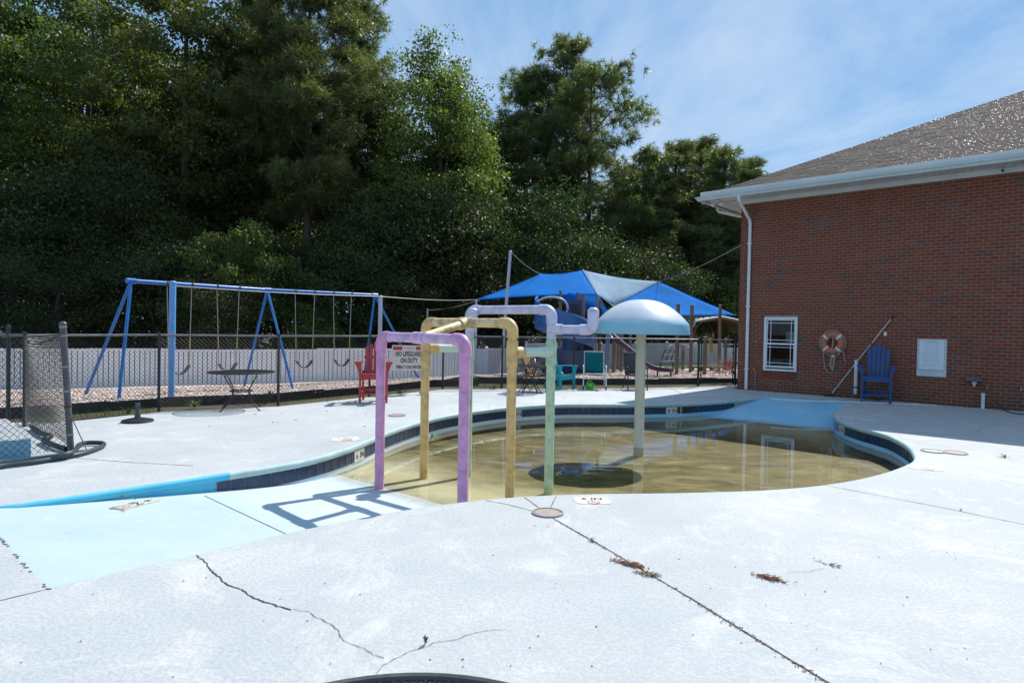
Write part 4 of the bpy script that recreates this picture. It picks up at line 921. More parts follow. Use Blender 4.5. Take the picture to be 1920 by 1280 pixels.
def pipe_arch(A, B_, z, mats, names, zsplit=None):
    a, b_ = Vector((A.x, A.y, 0)), Vector((B_.x, B_.y, 0)); d = (b_ - a).normalized(); post, bar = mats; out_ = []
    for p, dd in ((a, d), (b_, -d)):
        zf = floor_z(p.x, p.y) - .03
        if zsplit: 
            o = obj('post', MB().tube([p + UP * zf, p + UP * zsplit], PR, 16), post, frame, world=True, smooth=True); obj('post', MB().tube([p + UP * (zsplit - .01), p + UP * (z - .1)], PR + .003, 16), bar, frame, world=True, smooth=True)
        else: o = obj('post', MB().tube([p + UP * zf, p + UP * (z - .1)], PR, 16), post, frame, world=True, smooth=True)
        out_.append(o); obj('elbow', elbow(p + UP * z, UP, dd), bar if zsplit else post, frame, world=True, smooth=True)
    o = obj('crossbar', MB().tube([a + d * .1 + UP * z, b_ - d * .1 + UP * z], PR, 16), bar, frame, world=True, smooth=True); return a, b_, d, o
pA, pB = g(711, 917, WATER_Z), at(868, 900, 6.52)
yA, yB = g(794.5, 889, WATER_Z), at(956, 900, 7.5)
gB = g(1028.5, 912, WATER_Z); gA = gB + Vector((-1.06, .80, 0)) * 1.02
def collar(p, d, mat, half=.085, r=FR): return obj('tee', MB().tube([p - d * half, p + d * half], r, 16), mat, frame, world=True, smooth=True)
a, b_, d, _ = pipe_arch(pA, pB, 1.525, (M['pink'], M['pink_bar']), None); pm = (a + b_) / 2 + UP * 1.525
collar(pm, d, M['pink_bar'], .10)
a, b_, d2, _ = pipe_arch(yA, yB, 1.712, (M['yellow'], M['yellow_bar']), None); ym = (a + b_) / 2 + UP * 1.712; ya, yb = a, b_
collar(ym, d2, M['yellow_bar'], .11)
obj('link_pipe', MB().tube([pm + (ym - pm) * .08, pm + (ym - pm) * .93], .050, 16), M['yellow_bar'], frame, world=True, smooth=True)
dd = (ym - pm).normalized(); obj('tee', MB().tube([ym - dd * .17, ym - dd * .02], FR, 14), M['yellow_bar'], frame, world=True, smooth=True)
for q in (ya, yb): obj('coupling', MB().tube([q + UP * 1.19, q + UP * 1.50], FR, 16), M['yellow'], frame, world=True, smooth=True)
a, b_, d3, _ = pipe_arch(gA, gB, 1.893, (M['green'], M['lilac']), None, 1.53); ga, gb = a, b_
for p, q in ((ya, ga), (yb, gb)):
    z = 1.365; e = (q - p).normalized()
    obj('coupling', MB().tube([q + UP * 1.20, q + UP * 1.50], FR, 16), M['green'], frame, world=True, smooth=True)
    obj('link_pipe', MB().tube([p + e * .13 + UP * z, q - e * .05 + UP * z], PR, 16), M['aqua'], frame, world=True, smooth=True)
    obj('stub', MB().tube([p + e * .04 + UP * z, p + e * .17 + UP * z], FR, 16), M['yellow'], frame, world=True, smooth=True); obj('stub', MB().tube([q - e * .16 + UP * z, q - e * .03 + UP * z], FR, 16), M['aqua'], frame, world=True, smooth=True)
sd = Vector((0.86, -0.51, 0)); z = 1.648
for q, L, e in ((gb, .56, sd), (ga, .18, Vector((.3, -.95, 0)))):
    p = q + UP * z
    obj('stub', MB().tube([p + e * .03, p + e * .15], FR, 16), M['lilac'], frame, world=True, smooth=True)
    obj('spout', MB().tube([p + e * .1, p + e * (L - .1)], PR - .002, 16), M['lilac'], frame, world=True, smooth=True)
    obj('elbow', elbow(p + e * L, e, UP, .09), M['lilac'], frame, world=True, smooth=True)
    obj('nozzle', MB().lathe([(.058, .10), (.058, .15), (.070, .16), (.070, .235), (.062, .25), (.03, .27), (.0, .27)], 16, p + e * L), M['lilac'], frame, world=True, smooth=True)
# ---- mushroom fountain
mp_ = g(1197.5, 838, WATER_Z); mush = thing('mushroom_fountain', 'mushroom water fountain with a white and aqua cap on a cream pole', 'fountain', V3(mp_.x, mp_.y, DEEP))
m, t, b = newmat('mushroom cap paint'); v = objco(t); s_ = N(t, 'ShaderNodeSeparateXYZ'); t.links.new(v, s_.inputs[0]); n = noise(t, 2.2, 4, 0.55, v)
h = math_(t, 'ADD', s_.outputs[2], math_(t, 'MULTIPLY', math_(t, 'SUBTRACT', n.outputs[0], .5), .22)); h = math_(t, 'SUBTRACT', h, 2.07)
c = ramp(t, [(0.155, (0.22, 0.50, 0.63)), (0.185, (0.32, 0.56, 0.68)), (0.28, (0.61, 0.65, 0.69))], h).outputs[0]
c = mixc(t, ramp(t, [(0.5, (0, 0, 0)), (0.75, (.4, .4, .4))], noise(t, 7, 6, .65, v).outputs[0]).outputs[0], c, (0.52, 0.55, 0.54))
t.links.new(c, b.inputs['Base Color']); b.inputs['Roughness'].default_value = 0.35; bump(t, b, noise(t, 5, 4, .6, v).outputs[0], 0.25, 0.02); M['cap'] = m
CB = 1.595 - DEEP; CR = 0.79
obj('pole', MB().lathe([(.088, -.02), (.084, .3), (.084, CB + .15)], 20, cap1=True), M['cream'], mush, smooth=True)
prof = [(CR - .03, CB + .0), (CR + .01, CB - .005), (CR + .012, CB + .02), (CR + .004, CB + .10), (CR - .004, CB + .155), (CR - .008, CB + .17)]
for i in range(1, 13):
    a = 1 - i / 12; prof.append(((CR - .008) * a, CB + .17 + .41 * (1 - a ** 2.35)))
obj('cap', MB().lathe(prof, 48).lathe([(CR - .03, CB), (CR - .05, CB + .16), (.5, CB + .38), (.0, CB + .48)], 48), M['cap'], mush, smooth=True)
# ---- lids set in the deck
M['lid'] = paint('brownish skimmer lid', (0.36, 0.29, 0.25), (0.28, 0.23, 0.20), 14, 0.6)
M['lid_rim'] = paint('grey lid ring', (0.28, 0.27, 0.26), (0.2, 0.2, 0.2), 14, 0.6)
def lid(px, py, r, label, mats=(M['lid'], M['lid_rim'])):
    p = g(px, py); t_ = thing('deck_lid', label, 'lid', p); obj('cover', MB().lathe([(0, .012), (r * .8, .012), (r * .86, .007)], 28), mats[0], t_); obj('ring', MB().lathe([(r * .86, .006), (r * .9, .016), (r, .014), (r * 1.02, .0)], 28), mats[1], t_)
lid(1027, 962, .142, 'brown round skimmer lid in the near deck where the joints meet')
lid(1749, 846, .15, 'white round skimmer lid with a dark edge beside the right pool curve', (M['deck'], M['lid']))
lid(1790.5, 849, .155, 'brown round skimmer lid to the right of the white one', (M['lid'], M['lid']))
lid(744.5, 779, .16, 'brown round lid in the far deck behind the pink pipe')
# ================================================================== FENCES
M['black_steel'] = paint('black coated steel', (0.016, 0.017, 0.019), (0.03, 0.03, 0.032), 9, 0.38, bmp=.03)
M['mesh'] = paint('black coated fence wire', (0.02, 0.021, 0.023), (0.035, 0.035, 0.035), 12, 0.4, bmp=0)
M['post_grey'] = paint('weathered dark grey post', (0.055, 0.06, 0.068), (0.09, 0.09, 0.095), 8, 0.45)
HF = 1.41
def link_mesh(mb, a, b_, z0, z1, pitch=.078, r=.0028, sag=None):
    a, b_ = Vector((a.x, a.y, 0)), Vector((b_.x, b_.y, 0)); L = (b_ - a).length; d = (b_ - a) / L; H = z1 - z0; k = -math.ceil(H / pitch)
    f = sag or (lambda s, z: a + d * s + UP * z)
    while k * pitch < L:
        for sg in (1, -1):
            x0 = k * pitch; s0, s1, h0, h1 = (x0, x0 + H, 0, H) if sg > 0 else (x0, x0 + H, H, 0)
            if s1 <= 0 or s0 >= L: continue
            if s0 < 0: h0 += (h1 - h0) * (-s0) / (s1 - s0); s0 = 0
            if s1 > L: h1 = h0 + (h1 - h0) * (L - s0) / (s1 - s0); s1 = L
            if sag: P = [f(s0 + (s1 - s0) * i / 8, z0 + h0 + (h1 - h0) * i / 8) for i in range(9)]
            else: P = [f(s0, z0 + h0), f(s1, z0 + h1)]
            mb.tube(P, r, 3, caps=False)
        k += 1
    return mb
def fpost(p, h, r=.03, cap=True, par=None, mat=None):
    q = Vector((p.x, p.y, 0)); mb = MB().tube([q - UP * .1, q + UP * h], r, 10)
    if cap: mb.lathe([(r * 1.15, h - .02), (r * 1.15, h), (r * .8, h + .03), (0, h + .04)], 10, q)
    return obj('post', mb, mat or M['black_steel'], par, world=True, smooth=True)
fe = thing('chain_link_fence', 'long black chain link fence along the far edge of the deck', 'fence', FENCE[4])
LINE = [V3(-9.4, 9.95)] + FENCE
for p in FENCE[1:]: fpost(p, HF + .02, .027 if p is not FENCE[-1] else .034, True, fe)
fpost(FENCE[0], HF + .12, .03, True, fe)
mbm, mbr = MB(), MB()
mbr.tube([Vector((p.x, p.y, HF)) for p in LINE], .021, 8); M['rail'] = paint('fence rail with sheen in its grey', (0.15, 0.155, 0.16), (0.08, 0.08, 0.085), 6, .35, bmp=.03)  # reflected light along the rail is put into its lighter grey
for a, b_ in zip(LINE, LINE[1:]): link_mesh(mbm, a, b_, .03, HF - .02)
o = obj('wire_mesh', mbm, M['mesh'], fe, world=True); o['kind'] = 'stuff'; obj('top_rail', mbr, M['rail'], fe, world=True, smooth=True)
gt = thing('gate', 'black chain link gate between fence and brick building', 'gate', V3(6.2, 19.4)); a, b_ = V3(5.74, 19.18), V3(6.86, 19.62); d = (b_ - a).normalized()
obj('gate_frame', MB().tube([a + UP * .06, a + UP * HF, b_ + UP * HF, b_ + UP * .06], .021, 8, closed=True), M['black_steel'], gt, world=True, smooth=True)
o = obj('wire_mesh', link_mesh(MB(), a, b_, .08, HF - .02), M['mesh'], gt, world=True); o['kind'] = 'stuff'
fpost(b_ + d * .09, HF + .06, .036, True, gt); obj('latch', MB().box(b_ + d * .03 + UP * .42, (.14, .06, .10), (d, Vector((-d.y, d.x, 0)), UP)).box(b_ + d * .03 + UP * 1.0, (.12, .05, .06), (d, Vector((-d.y, d.x, 0)), UP)), M['steel'], gt, world=True)
# enclosure panels at the left, with a leaning corner post
A0 = g(133, 848); A1 = A0 + (at(118, 608, A0.y) - A0); A1.y = A0.y
en = thing('chain_link_fence', 'slack black chain link panels round the pump slab, hung on a leaning grey corner post', 'fence', A0)
up_ = (A1 - A0).normalized(); L = (A1 - A0).length
obj('post', MB().tube([A0 - up_ * .05, A0 + up_ * L], .037, 14).tube([A0 + up_ * L, A0 + up_ * (L + .012), A0 + up_ * (L + .03), A0 + up_ * (L + .038)], [.042, .042, .03, .012], 14), M['post_grey'], en, world=True, smooth=True)
for f_ in (.02, .09, .33, .52, .64, .86): obj('tie_band', MB().tube([A0 + up_ * (L * (1 - f_) - .012), A0 + up_ * (L * (1 - f_) + .012)], .042, 12), M['rust'] if f_ == .64 else M['steel'], en, world=True)
Bp = FENCE[1]; Cp = V3(-6.9, 6.05)
mb = MB(); tp = A0 + up_ * (L - .13)
def sagfn(a_lo, a_hi, b_lo, b_hi, amp):
    Lh = (Vector((b_lo.x, b_lo.y, 0)) - Vector((a_lo.x, a_lo.y, 0))).length
    nrm = (b_lo - a_lo).cross(UP).normalized()
    def f(s, z):
        u = s / Lh; v_ = z / 1.4; lo, hi = a_lo.lerp(b_lo, u), a_hi.lerp(b_hi, u)
        return lo.lerp(hi, v_) + nrm * (amp * math.sin(math.pi * u) * math.sin(2.6 * v_ + 1.0 + 2 * u)) - UP * (.03 * math.sin(math.pi * u) * v_)
    return f
ahi = A0 + up_ * (L - .13)
link_mesh(mb, A0, Bp, .03, 1.4, r=.0042, sag=sagfn(A0, ahi, Bp, Bp + UP * 1.4, .09))
link_mesh(mb, A0, Cp, .03, 1.4, pitch=.0775, r=.003, sag=sagfn(A0, ahi, Cp, Cp + UP * 1.46, .03))
o = obj('wire_mesh', mb, M['mesh'], en, world=True); o['kind'] = 'stuff'
mb = MB()
for (p, q) in ((ahi, Bp + UP * 1.40), (ahi, Cp + UP * 1.46)): mb.tube([p.lerp(q, i / 10) - UP * (.03 * math.sin(math.pi * i / 10)) for i in range(11)], .008, 6)
obj('tension_wire', mb, M['black_steel'], en, world=True)
obj('tension_bar', MB().tube([A0 + V3(-.06, .03, .02), ahi + V3(-.035, .03, .05)], .009, 6), M['post_grey'], en, world=True)
obj('brace_wire', MB().tube([A0 + up_ * .48 + V3(.02, 0, 0), A0 + V3(.19, .02, .02)], .006, 5), M['post_grey'], en, world=True)
# pump slab and hose
M['slab_blue'] = paint('blue painted concrete', (0.17, 0.42, 0.55), (0.24, 0.47, 0.58), 5, 0.7); 
sb = thing('concrete_slab', 'low blue and white concrete slab behind the near chain link panel', 'slab', g(58, 857))
a = g(58, 856); e1 = Vector((-1.48, 1.5, 0)); e2 = Vector((-1.0, -.62, 0)); hgt = .225
q = [a, a + e1, a + e1 + e2 * 1.6, a + e2 * 1.6]; T_ = [p + UP * hgt for p in q]
obj('body', MB().add(q + [p + UP * (hgt - .012) for p in q], [(0, 1, 5, 4), (1, 2, 6, 5), (2, 3, 7, 6), (3, 0, 4, 7)]), M['slab_blue'], sb, world=True)
ins = sum(T_, Vector()) / 4; obj('top', MB().add([p - UP * .012 for p in T_] + [p + (ins - p) * .02 for p in T_], [(0, 1, 5, 4), (1, 2, 6, 5), (2, 3, 7, 6), (3, 0, 4, 7), (4, 5, 6, 7)]), M['deck'], sb, world=True)
M['hose'] = paint('dark teal rubber hose', (0.02, 0.045, 0.055), (0.035, 0.06, 0.07), 8, 0.45, bmp=.05)
hp = [g(-60, 886, .035), g(0, 873.5, .035), g(60, 866, .035), g(110, 858, .035), g(150, 850.5, .035), g(178, 842, .035), g(194, 834.5, .04), g(192, 830.5, .04), g(178, 829.5, .04), g(160, 830, .04), g(148, 834, .05), g(142, 843, .06), g(130, 849, .08), g(100, 856, .06), g(60, 861, .04), g(0, 868, .035), g(-40, 874, .035)]
o = obj('hose', MB().tube(catmull(hp, .05), .029, 10), M['hose'], None, smooth=True); tag(o, 'dark teal hose looped on the deck round the leaning fence post', 'hose')
hp = [g(60, 800, .04), g(78, 812, .05), g(95, 818, .06), g(82, 824, .05), g(100, 834, .05), g(125, 842, .04)]
o = obj('hose', MB().tube(catmull(hp, .06), .035, 9), M['black'], None, smooth=True); tag(o, 'dark crumpled hose lying inside the chain link enclosure', 'hose')
# ---- white vinyl privacy fence
M['vinyl'] = paint('white vinyl board', (0.76, 0.775, 0.79), (0.66, 0.68, 0.70), 1.5, 0.45, bmp=.03); M['vinyl_warm'] = paint('off-white vinyl board', (0.70, 0.64, 0.62), (0.62, 0.57, 0.55), 1.5, 0.5, bmp=.03)
vf = thing('vinyl_fence', 'white vinyl board fence running behind swings and playground', 'fence', VINYL[2] + V3(0, 0, -.3))
bmesh_ = {}
ZB, ZT = -.42, .85
cum = 0
for a, b_ in zip(VINYL, VINYL[1:]):
    L = (b_ - a).length; d = (b_ - a) / L; n = max(1, round(L / 2.42)); ang = math.atan2(d.y, d.x)
    for i in range(n):
        p = a + d * (L * i / n); q = a + d * (L * (i + 1) / n); dl = (q - p).length
        dz = .02 * math.sin(cum * 1.7); cum += 1
        zt = ZT + (.18 if p.x > 0 else 0) * 1.0 + dz
        if p.x <= -3: obj('post', MB().box(p + UP * ((ZB + zt) / 2), (.1, .034, zt - ZB), (d, Vector((-d.y, d.x, 0)), UP)), M['vinyl'], vf, world=True)
        else: obj('post', MB().bbox(p + UP * ((ZB + zt + .04) / 2), (.1, .1, zt + .04 - ZB), (d, Vector((-d.y, d.x, 0)), UP), .012).add([p + UP * (zt + .09)] + [p + d * (sx * .055) + Vector((-d.y, d.x, 0)) * (sy * .055) + UP * (zt + .04) for sx, sy in ((-1, -1), (1, -1), (1, 1), (-1, 1))], [(0, 1, 2), (0, 2, 3), (0, 3, 4), (0, 4, 1)]), M['vinyl'], vf, world=True)
        nb = 15; bwid_ = (dl - .1) / nb; near_ = -15 < p.x < 10
        if near_:
            for k in range(nb):
                c = p + d * (.05 + bwid_ * (k + .5)); kx = (round(bwid_, 3), round(zt, 2), p.x > -2.0)
                if kx not in bmesh_:
                    o = obj('board', MB().bbox((0, 0, (ZB + zt - .03) / 2), (bwid_ - .020, .03, zt - .03 - ZB), None, .010), M['vinyl_warm'] if kx[2] else M['vinyl'], vf); bmesh_[kx] = o.data
                else: o = bpy.data.objects.new('board', bmesh_[kx]); COL.objects.link(o); o.parent = vf
                o.location = c - vf.location + UP * random.uniform(-.003, .003); o.rotation_euler = (0, 0, ang)
        else: obj('panel', MB().beam(p + UP * .2, q + UP * .2, .03, 1.2), M['vinyl'], vf, world=True)
        obj('rail', MB().beam(p + UP * (zt - .035), q + UP * (zt - .035), .045, .06), M['vinyl'], vf, world=True); obj('rail', MB().beam(p + UP * -.36, q + UP * -.36, .045, .08), M['vinyl'], vf, world=True)
# ================================================================== SWING SET
M['swing_blue'] = paint('blue enamelled steel', (0.010, 0.125, 0.42), (0.02, 0.165, 0.47), 4, 0.35, bmp=.03); M['swing_blue2'] = paint('lighter blue enamel', (0.10, 0.30, 0.62), (0.14, 0.36, 0.66), 5, 0.4)
M['chain'] = paint('galvanised chain', (0.42, 0.40, 0.36), (0.28, 0.25, 0.20), 30, 0.5, metal=.5, bmp=0); M['chain_rust'] = paint('yellowed chain sleeve', (0.50, 0.38, 0.16), (0.36, 0.25, 0.10), 20, 0.6, bmp=0)
T0, Tm, T1 = at(246, 526.5, 13.0), at(501, 543.5, 16.0), at(703, 553.4, 18.6)
sw = thing('swing_set', 'blue steel swing set with three leaning leg pairs on the gravel', 'swing set', V3(-6.2, 16, .1))
obj('top_beam', MB().tube([T0, Tm], .045, 12), M['swing_blue'], sw, world=True, smooth=True); obj('top_beam', MB().tube([Tm, T1], .045, 12), M['swing_blue'], sw, world=True, smooth=True)
for top, f1, f2 in ((T0, g(222, 750, .10), g(160, 736, .10)), (Tm, g(550, 729, .08), g(458, 720, .08)), (T1, g(786, 709, .02), g(681, 714, .02))):
    for f_ in (f1, f2): obj('leg', MB().tube([f_ - UP * .05, top + (f_ - top).normalized() * .03], .032, 12), M['swing_blue'], sw, world=True, smooth=True)
    obj('end_fitting', MB().tube([top + (T1 - T0).normalized() * -.09, top + (T1 - T0).normalized() * .09], .058, 12), M['swing_blue'], sw, world=True, smooth=True)
def on_beam(px):
    a, b_ = (T0, Tm) if px < 501 else (Tm, T1); lo, hi = 0, 1
    for _ in range(30):
        mdl = (lo + hi) / 2
        if proj(a.lerp(b_, mdl))[0] < px: lo = mdl
        else: hi = mdl
    return a.lerp(b_, lo)
ord_ = ['swing nearest the outer left legs, partly behind the blue pole', 'second swing from the left, behind the wire table', 'swing just right of the middle leg pair', 'swing beside the red chair, last in the row']
for k, (xa, xb) in enumerate(((313.5, 359.5), (407, 448.5), (553.6, 590), (625.3, 659))):
    a, b_ = on_beam(xa), on_beam(xb); mid = (a + b_) / 2; s_ = thing('swing', ord_[k], 'swing', V3(mid.x, mid.y, .45), 0, 'belt swings hanging from the blue swing set')
    e = (b_ - a).normalized(); la, lb_ = mid - e * .24 + UP * (.72 - mid.z), mid + e * .24 + UP * (.72 - mid.z)
    for p, q in ((a, la), (b_, lb_)):
        p = p - UP * .06; n = 46; mdl = p.lerp(q, .62)
        obj('chain', MB().tube([p.lerp(mdl, i / n) for i in range(n + 1)], [.006 + .006 * (i % 2) for i in range(n + 1)], 5), M['chain'], s_, world=True); obj('chain', MB().tube([mdl.lerp(q, i / 28) for i in range(29)], [.009 + .006 * (i % 2) for i in range(29)], 5), M['chain_rust'], s_, world=True, label='yellowed lower chain')
        obj('hanger', MB().tube([p + UP * .11, p - UP * .02], .016, 6).tube([p + UP * .06 - e * .02, p + UP * .06 + e * .02], .055, 10), M['rust'], s_, world=True)
    nrm = e.cross(UP).normalized()
    def belt(u, v_): 
        c = la.lerp(lb_, u); return c - UP * (.02 + .20 * math.sin(math.pi * u) ** .8) + nrm * ((v_ - .5) * .12)
    obj('seat', MB().thick(belt, 12, 2, .010), M['post_grey'], s_, world=True)
# ================================================================== POSTS AND WIRE
def pole_thing(label, top, base, r, mat, cat='post', n=12, cap=True):
    t_ = thing('post', label, cat, base); mb = MB().tube([base - UP * .1, top], r, n)
    obj('shaft', mb, mat, t_, world=True, smooth=True)
    if cap: obj('cap', MB().lathe([(r * 1.12, -.03), (r * 1.12, 0), (r * .7, .025), (0, .03)], n, top), mat, t_, world=True, smooth=True)
    return t_
b0 = g(321, 748, .1); t0 = at(324, 529, b0.y); pole_thing('thick light blue post in front of the swings', t0, b0, .062, M['swing_blue2'])
t1 = at(713.5, 556, 16.2); b1 = V3(t1.x - .01, t1.y, .0); M['pale_post'] = paint('pale lavender grey post', (0.44, 0.46, 0.58), (0.38, 0.40, 0.50), 5, 0.45)
pole_thing('pale lavender post just behind the red chair and pink arch', t1, b1, .05, M['pale_post'])
sA = at(893, 562, 24.0)
t2 = at(893, 570, 24.0); pole_thing('short pale post tied to the low left corner of the blue sail', t2 + UP * .12, V3(t2.x, t2.y, 0), .045, M['pale_post'])
t3 = at(801.5, 580, 19.6); pole_thing('thin silver post between the lavender post and the sail corner', t3, V3(t3.x, t3.y, 0), .03, M['steel'])
M['wire'] = paint('steel cable', (0.5, 0.5, 0.5), (0.36, 0.36, 0.36), 20, 0.4, metal=.5, bmp=0)
def cable(label, a, b_, r=.008, sag=.05, mat=None):
    o = obj('cable', MB().tube([a.lerp(b_, i / 14) - UP * (sag * math.sin(math.pi * i / 14)) for i in range(15)], r, 5), mat or M['wire'], None, smooth=True); tag(o, label, 'cable')
cable('thin cable from the blue post to the lavender post, under the swing beam', at(331, 536.5, b0.y), at(711, 555.5, 16.2), .007, .03)
cable('cable from the lavender post towards the left corner of the blue sail', at(717, 556, 16.2), sA, .010, .05)
cable('twisted rusty wire between the thin silver post and the sail corner', t3 - UP * .03, sA - UP * .05, .012, .06, M['rust'])
# ================================================================== SHADE SAILS
def fabric(name, c, tr):
    m, t, b = newmat(name); v = pos(t); n = noise(t, 1.2, 4, .5, v); col = ramp(t, [(.35, c), (.7, tuple(x * .82 for x in c))], n.outputs[0]).outputs[0]; t.links.new(col, b.inputs['Base Color']); b.inputs['Roughness'].default_value = .85; b.inputs['Specular IOR Level'].default_value = .12
    bump(t, b, noise(t, 220, 2, .5, v).outputs[0], .3, .002); q = N(t, 'ShaderNodeBsdfTranslucent'); t.links.new(mixc(t, 1.0, col, tr, 'MULTIPLY'), q.inputs[0]); ms = N(t, 'ShaderNodeMixShader', ins={0: .55}); t.links.new(b.outputs[0], ms.inputs[1]); t.links.new(q.outputs[0], ms.inputs[2]); t.links.new(ms.outputs[0], t.nodes['Material Output'].inputs[0]); return m
M['sail'] = fabric('royal blue shade cloth', (0.003, 0.29, 0.76), (1.0, 1.3, 1.35)); M['sail_glare'] = fabric('pale blue shade cloth with painted glare', (0.50, 0.66, 0.80), (1.2, 1.2, 1.2))  # the middle sail's paler colour has the sun glare painted in
def sail(label, A, B_, C_, D_, sags, mat, n=14, drop=0.0):
    """quad sail A-B-C-D; sags = inward pull of the edges AB, BC, CD, DA (metres)"""
    cen = (A + B_ + C_ + D_) / 4
    def edge(p, q, s): 
        inw = cen - (p + q) / 2; inw.normalize(); return lambda t: p.lerp(q, t) + inw * (s * 4 * t * (1 - t))
    e0, e1, e2, e3 = edge(A, B_, sags[0]), edge(B_, C_, sags[1]), edge(D_, C_, sags[2]), edge(A, D_, sags[3])
    def f(u, v_):
        p = e0(u) * (1 - v_) + e2(u) * v_ + e3(v_) * (1 - u) + e1(v_) * u - (A * (1 - u) * (1 - v_) + B_ * u * (1 - v_) + C_ * u * v_ + D_ * (1 - u) * v_)
        return p - UP * (drop * math.sin(math.pi * u) * math.sin(math.pi * v_)) + UP * (.02 * math.sin(u * 9) * math.sin(v_ * 7))
    t_ = thing('shade_sail', label, 'shade sail', (A + B_ + C_ + D_) / 4); obj('cloth', MB().thick(f, n, n, .008), mat, t_, world=True, smooth='all')
    hm = MB()
    for e in (e0, e1, e2, e3): hm.tube([e(i / 14) for i in range(15)], .018, 5)
    obj('hem', hm, mat, t_, world=True); hw = MB()
    for p in (A, B_, C_, D_): hw.lathe([(.03, -.02), (.05, 0), (.03, .02)], 8, p)
    obj('corner_ring', hw, M['steel'], t_, world=True); return t_
sB, sC, sD = at(1013, 514, 28.0), at(1091, 507.5, 29.5), at(1119.5, 553, 26.0)
sE, sG, sF = at(1234, 528, 31.0), at(1148, 573, 27.0), at(1378, 590.5, 31.0)
sail('blue shade sail on the left, dipping from its roped corner to the short post', sA, sD, sC, sB, (.28, .0, .30, .10), M['sail'])
sail('pale shade sail between the two blue ones, sun glare put into its colour', sD + V3(.03, 0, .02), sG, sE, sC + V3(.05, 0, .02), (.05, .0, .35, .0), M['sail_glare'])
sail('blue shade sail on the right above the mushroom fountain, roped to the building', sG + V3(.05, .05, -.03), at(1265, 592, 27.5), sF, sE + V3(.05, 0, -.02), (.12, .05, .05, .0), M['sail'])
sail('blue shade sail far back under the others, beyond the slide tower', at(1038, 540, 31), at(1078, 585, 30.5), at(1150, 596, 30.0), at(1120, 545, 31.5), (.1, .1, .1, .1), M['sail'])
tp_ = at(957, 471, 23.0); bp_ = at(939, 696, 23.0); pole_thing('tall leaning lavender pole holding the left sail by a rope', tp_, bp_, .055, M['pale_post'])
cable('rope from the tall lavender pole down to the left blue sail', tp_ - UP * .02, sB, .011, .08)
wp = bw(.02, -.01, to_s(1388, 460)[1]); cable('rope from the brick wall corner down to the right blue sail', wp, sE, .012, .12)
tD = at(1119.5, 552, 26.0); pole_thing('thin silver post under the pale sail, behind the lilac nozzle', tD, V3(tD.x, tD.y, .1), .04, M['steel'])
# ================================================================== PLAYGROUND
M['wood'] = paint('grey brown timber post', (0.20, 0.145, 0.115), (0.13, 0.10, 0.08), 7, 0.85, bmp=.5, bs=40, bd=.004); M['steelblue'] = paint('slate blue steel', (0.12, 0.22, 0.36), (0.16, 0.26, 0.40), 5, .4)
M['navy'] = paint('navy moulded plastic', (0.012, 0.035, 0.12), (0.018, 0.05, 0.15), 4, 0.32, bmp=.03); M['slide_blue'] = paint('blue moulded plastic slide', (0.02, 0.10, 0.30), (0.03, 0.13, 0.36), 3, 0.28, bmp=.03)
M['purple'] = paint('dark purple plastic', (0.075, 0.022, 0.075), (0.10, 0.03, 0.09), 4, 0.4); M['dk_brown'] = paint('dark brown deck steel', (0.05, 0.035, 0.03), (0.07, 0.05, 0.04), 5, .6)
def tower_post(px, ytop, Y, r=.06, mat=None, zb=.05): 
    t_ = at(px, ytop, Y); return [Vector((t_.x, t_.y, zb)), t_], r, mat
tw = thing('play_tower', 'blue playground tower with a spiral slide and a slotted climbing panel', 'play structure', V3(2.2, 24, .1))
for px, yt, Y in ((1051, 545, 24.2), (1083, 549, 24.8), (1094, 551, 22.4), (1126, 562, 23.6), (1160, 610, 25.0), (1077, 640, 22.8)): P, r, _ = tower_post(px, yt, Y); obj('post', MB().tube(P, r, 8), M['wood'], tw, world=True)
P, r, _ = tower_post(1140, 600, 22.4); obj('post', MB().tube(P, .07, 10), M['steelblue'], tw, world=True, smooth=True)
dz = 1.55; q = [at(1062, 640, 22.6), at(1128, 640, 23.0), at(1150, 640, 25.2), at(1080, 640, 25.4)]; q = [V3(p.x, p.y, dz) for p in q]
obj('deck', MB().add(q + [p - UP * .08 for p in q], [(0, 1, 2, 3), (7, 6, 5, 4), (0, 4, 5, 1), (1, 5, 6, 2), (2, 6, 7, 3), (3, 7, 4, 0)]), M['dk_brown'], tw, world=True)
pa, pb = at(1063, 612, 22.5), at(1091, 612, 22.45); zt_, zb_ = at(1075, 563, 22.5).z, dz - .05; pd = (pb - pa).normalized()
pn = obj('climbing_panel', MB().bbox(V3((pa.x + pb.x) / 2, pa.y, (zt_ + zb_) / 2), ((pb - pa).length, .05, zt_ - zb_), None, .01), M['navy'], tw, world=True)
for i in range(4): c = pa.lerp(pb, .28 + .16 * i); obj('slot', MB().beam(V3(c.x - .04, c.y - .03, zt_ - .12), V3(c.x + .05, c.y - .03, zt_ - .62), .045, .02, up=(0, 1, 0)), M['black'], pn, world=True)
pa2, pb2 = at(1100, 600, 23.0), at(1128, 600, 23.4); obj('side_panel', MB().beam(V3(pa2.x, pa2.y, (at(1110, 577, 23).z + zb_) / 2), V3(pb2.x, pb2.y, (at(1110, 577, 23).z + zb_) / 2), .05, at(1110, 577, 23).z - zb_), M['navy'], tw, world=True)
hc_ = at(1068.5, 562, 22.5); obj('hand_loop', MB().tube([hc_ + Vector((.12 * math.cos(math.pi * i / 10), 0, .02 + .22 * math.sin(math.pi * i / 10))) for i in range(11)], .016, 6), M['navy'], tw, world=True)
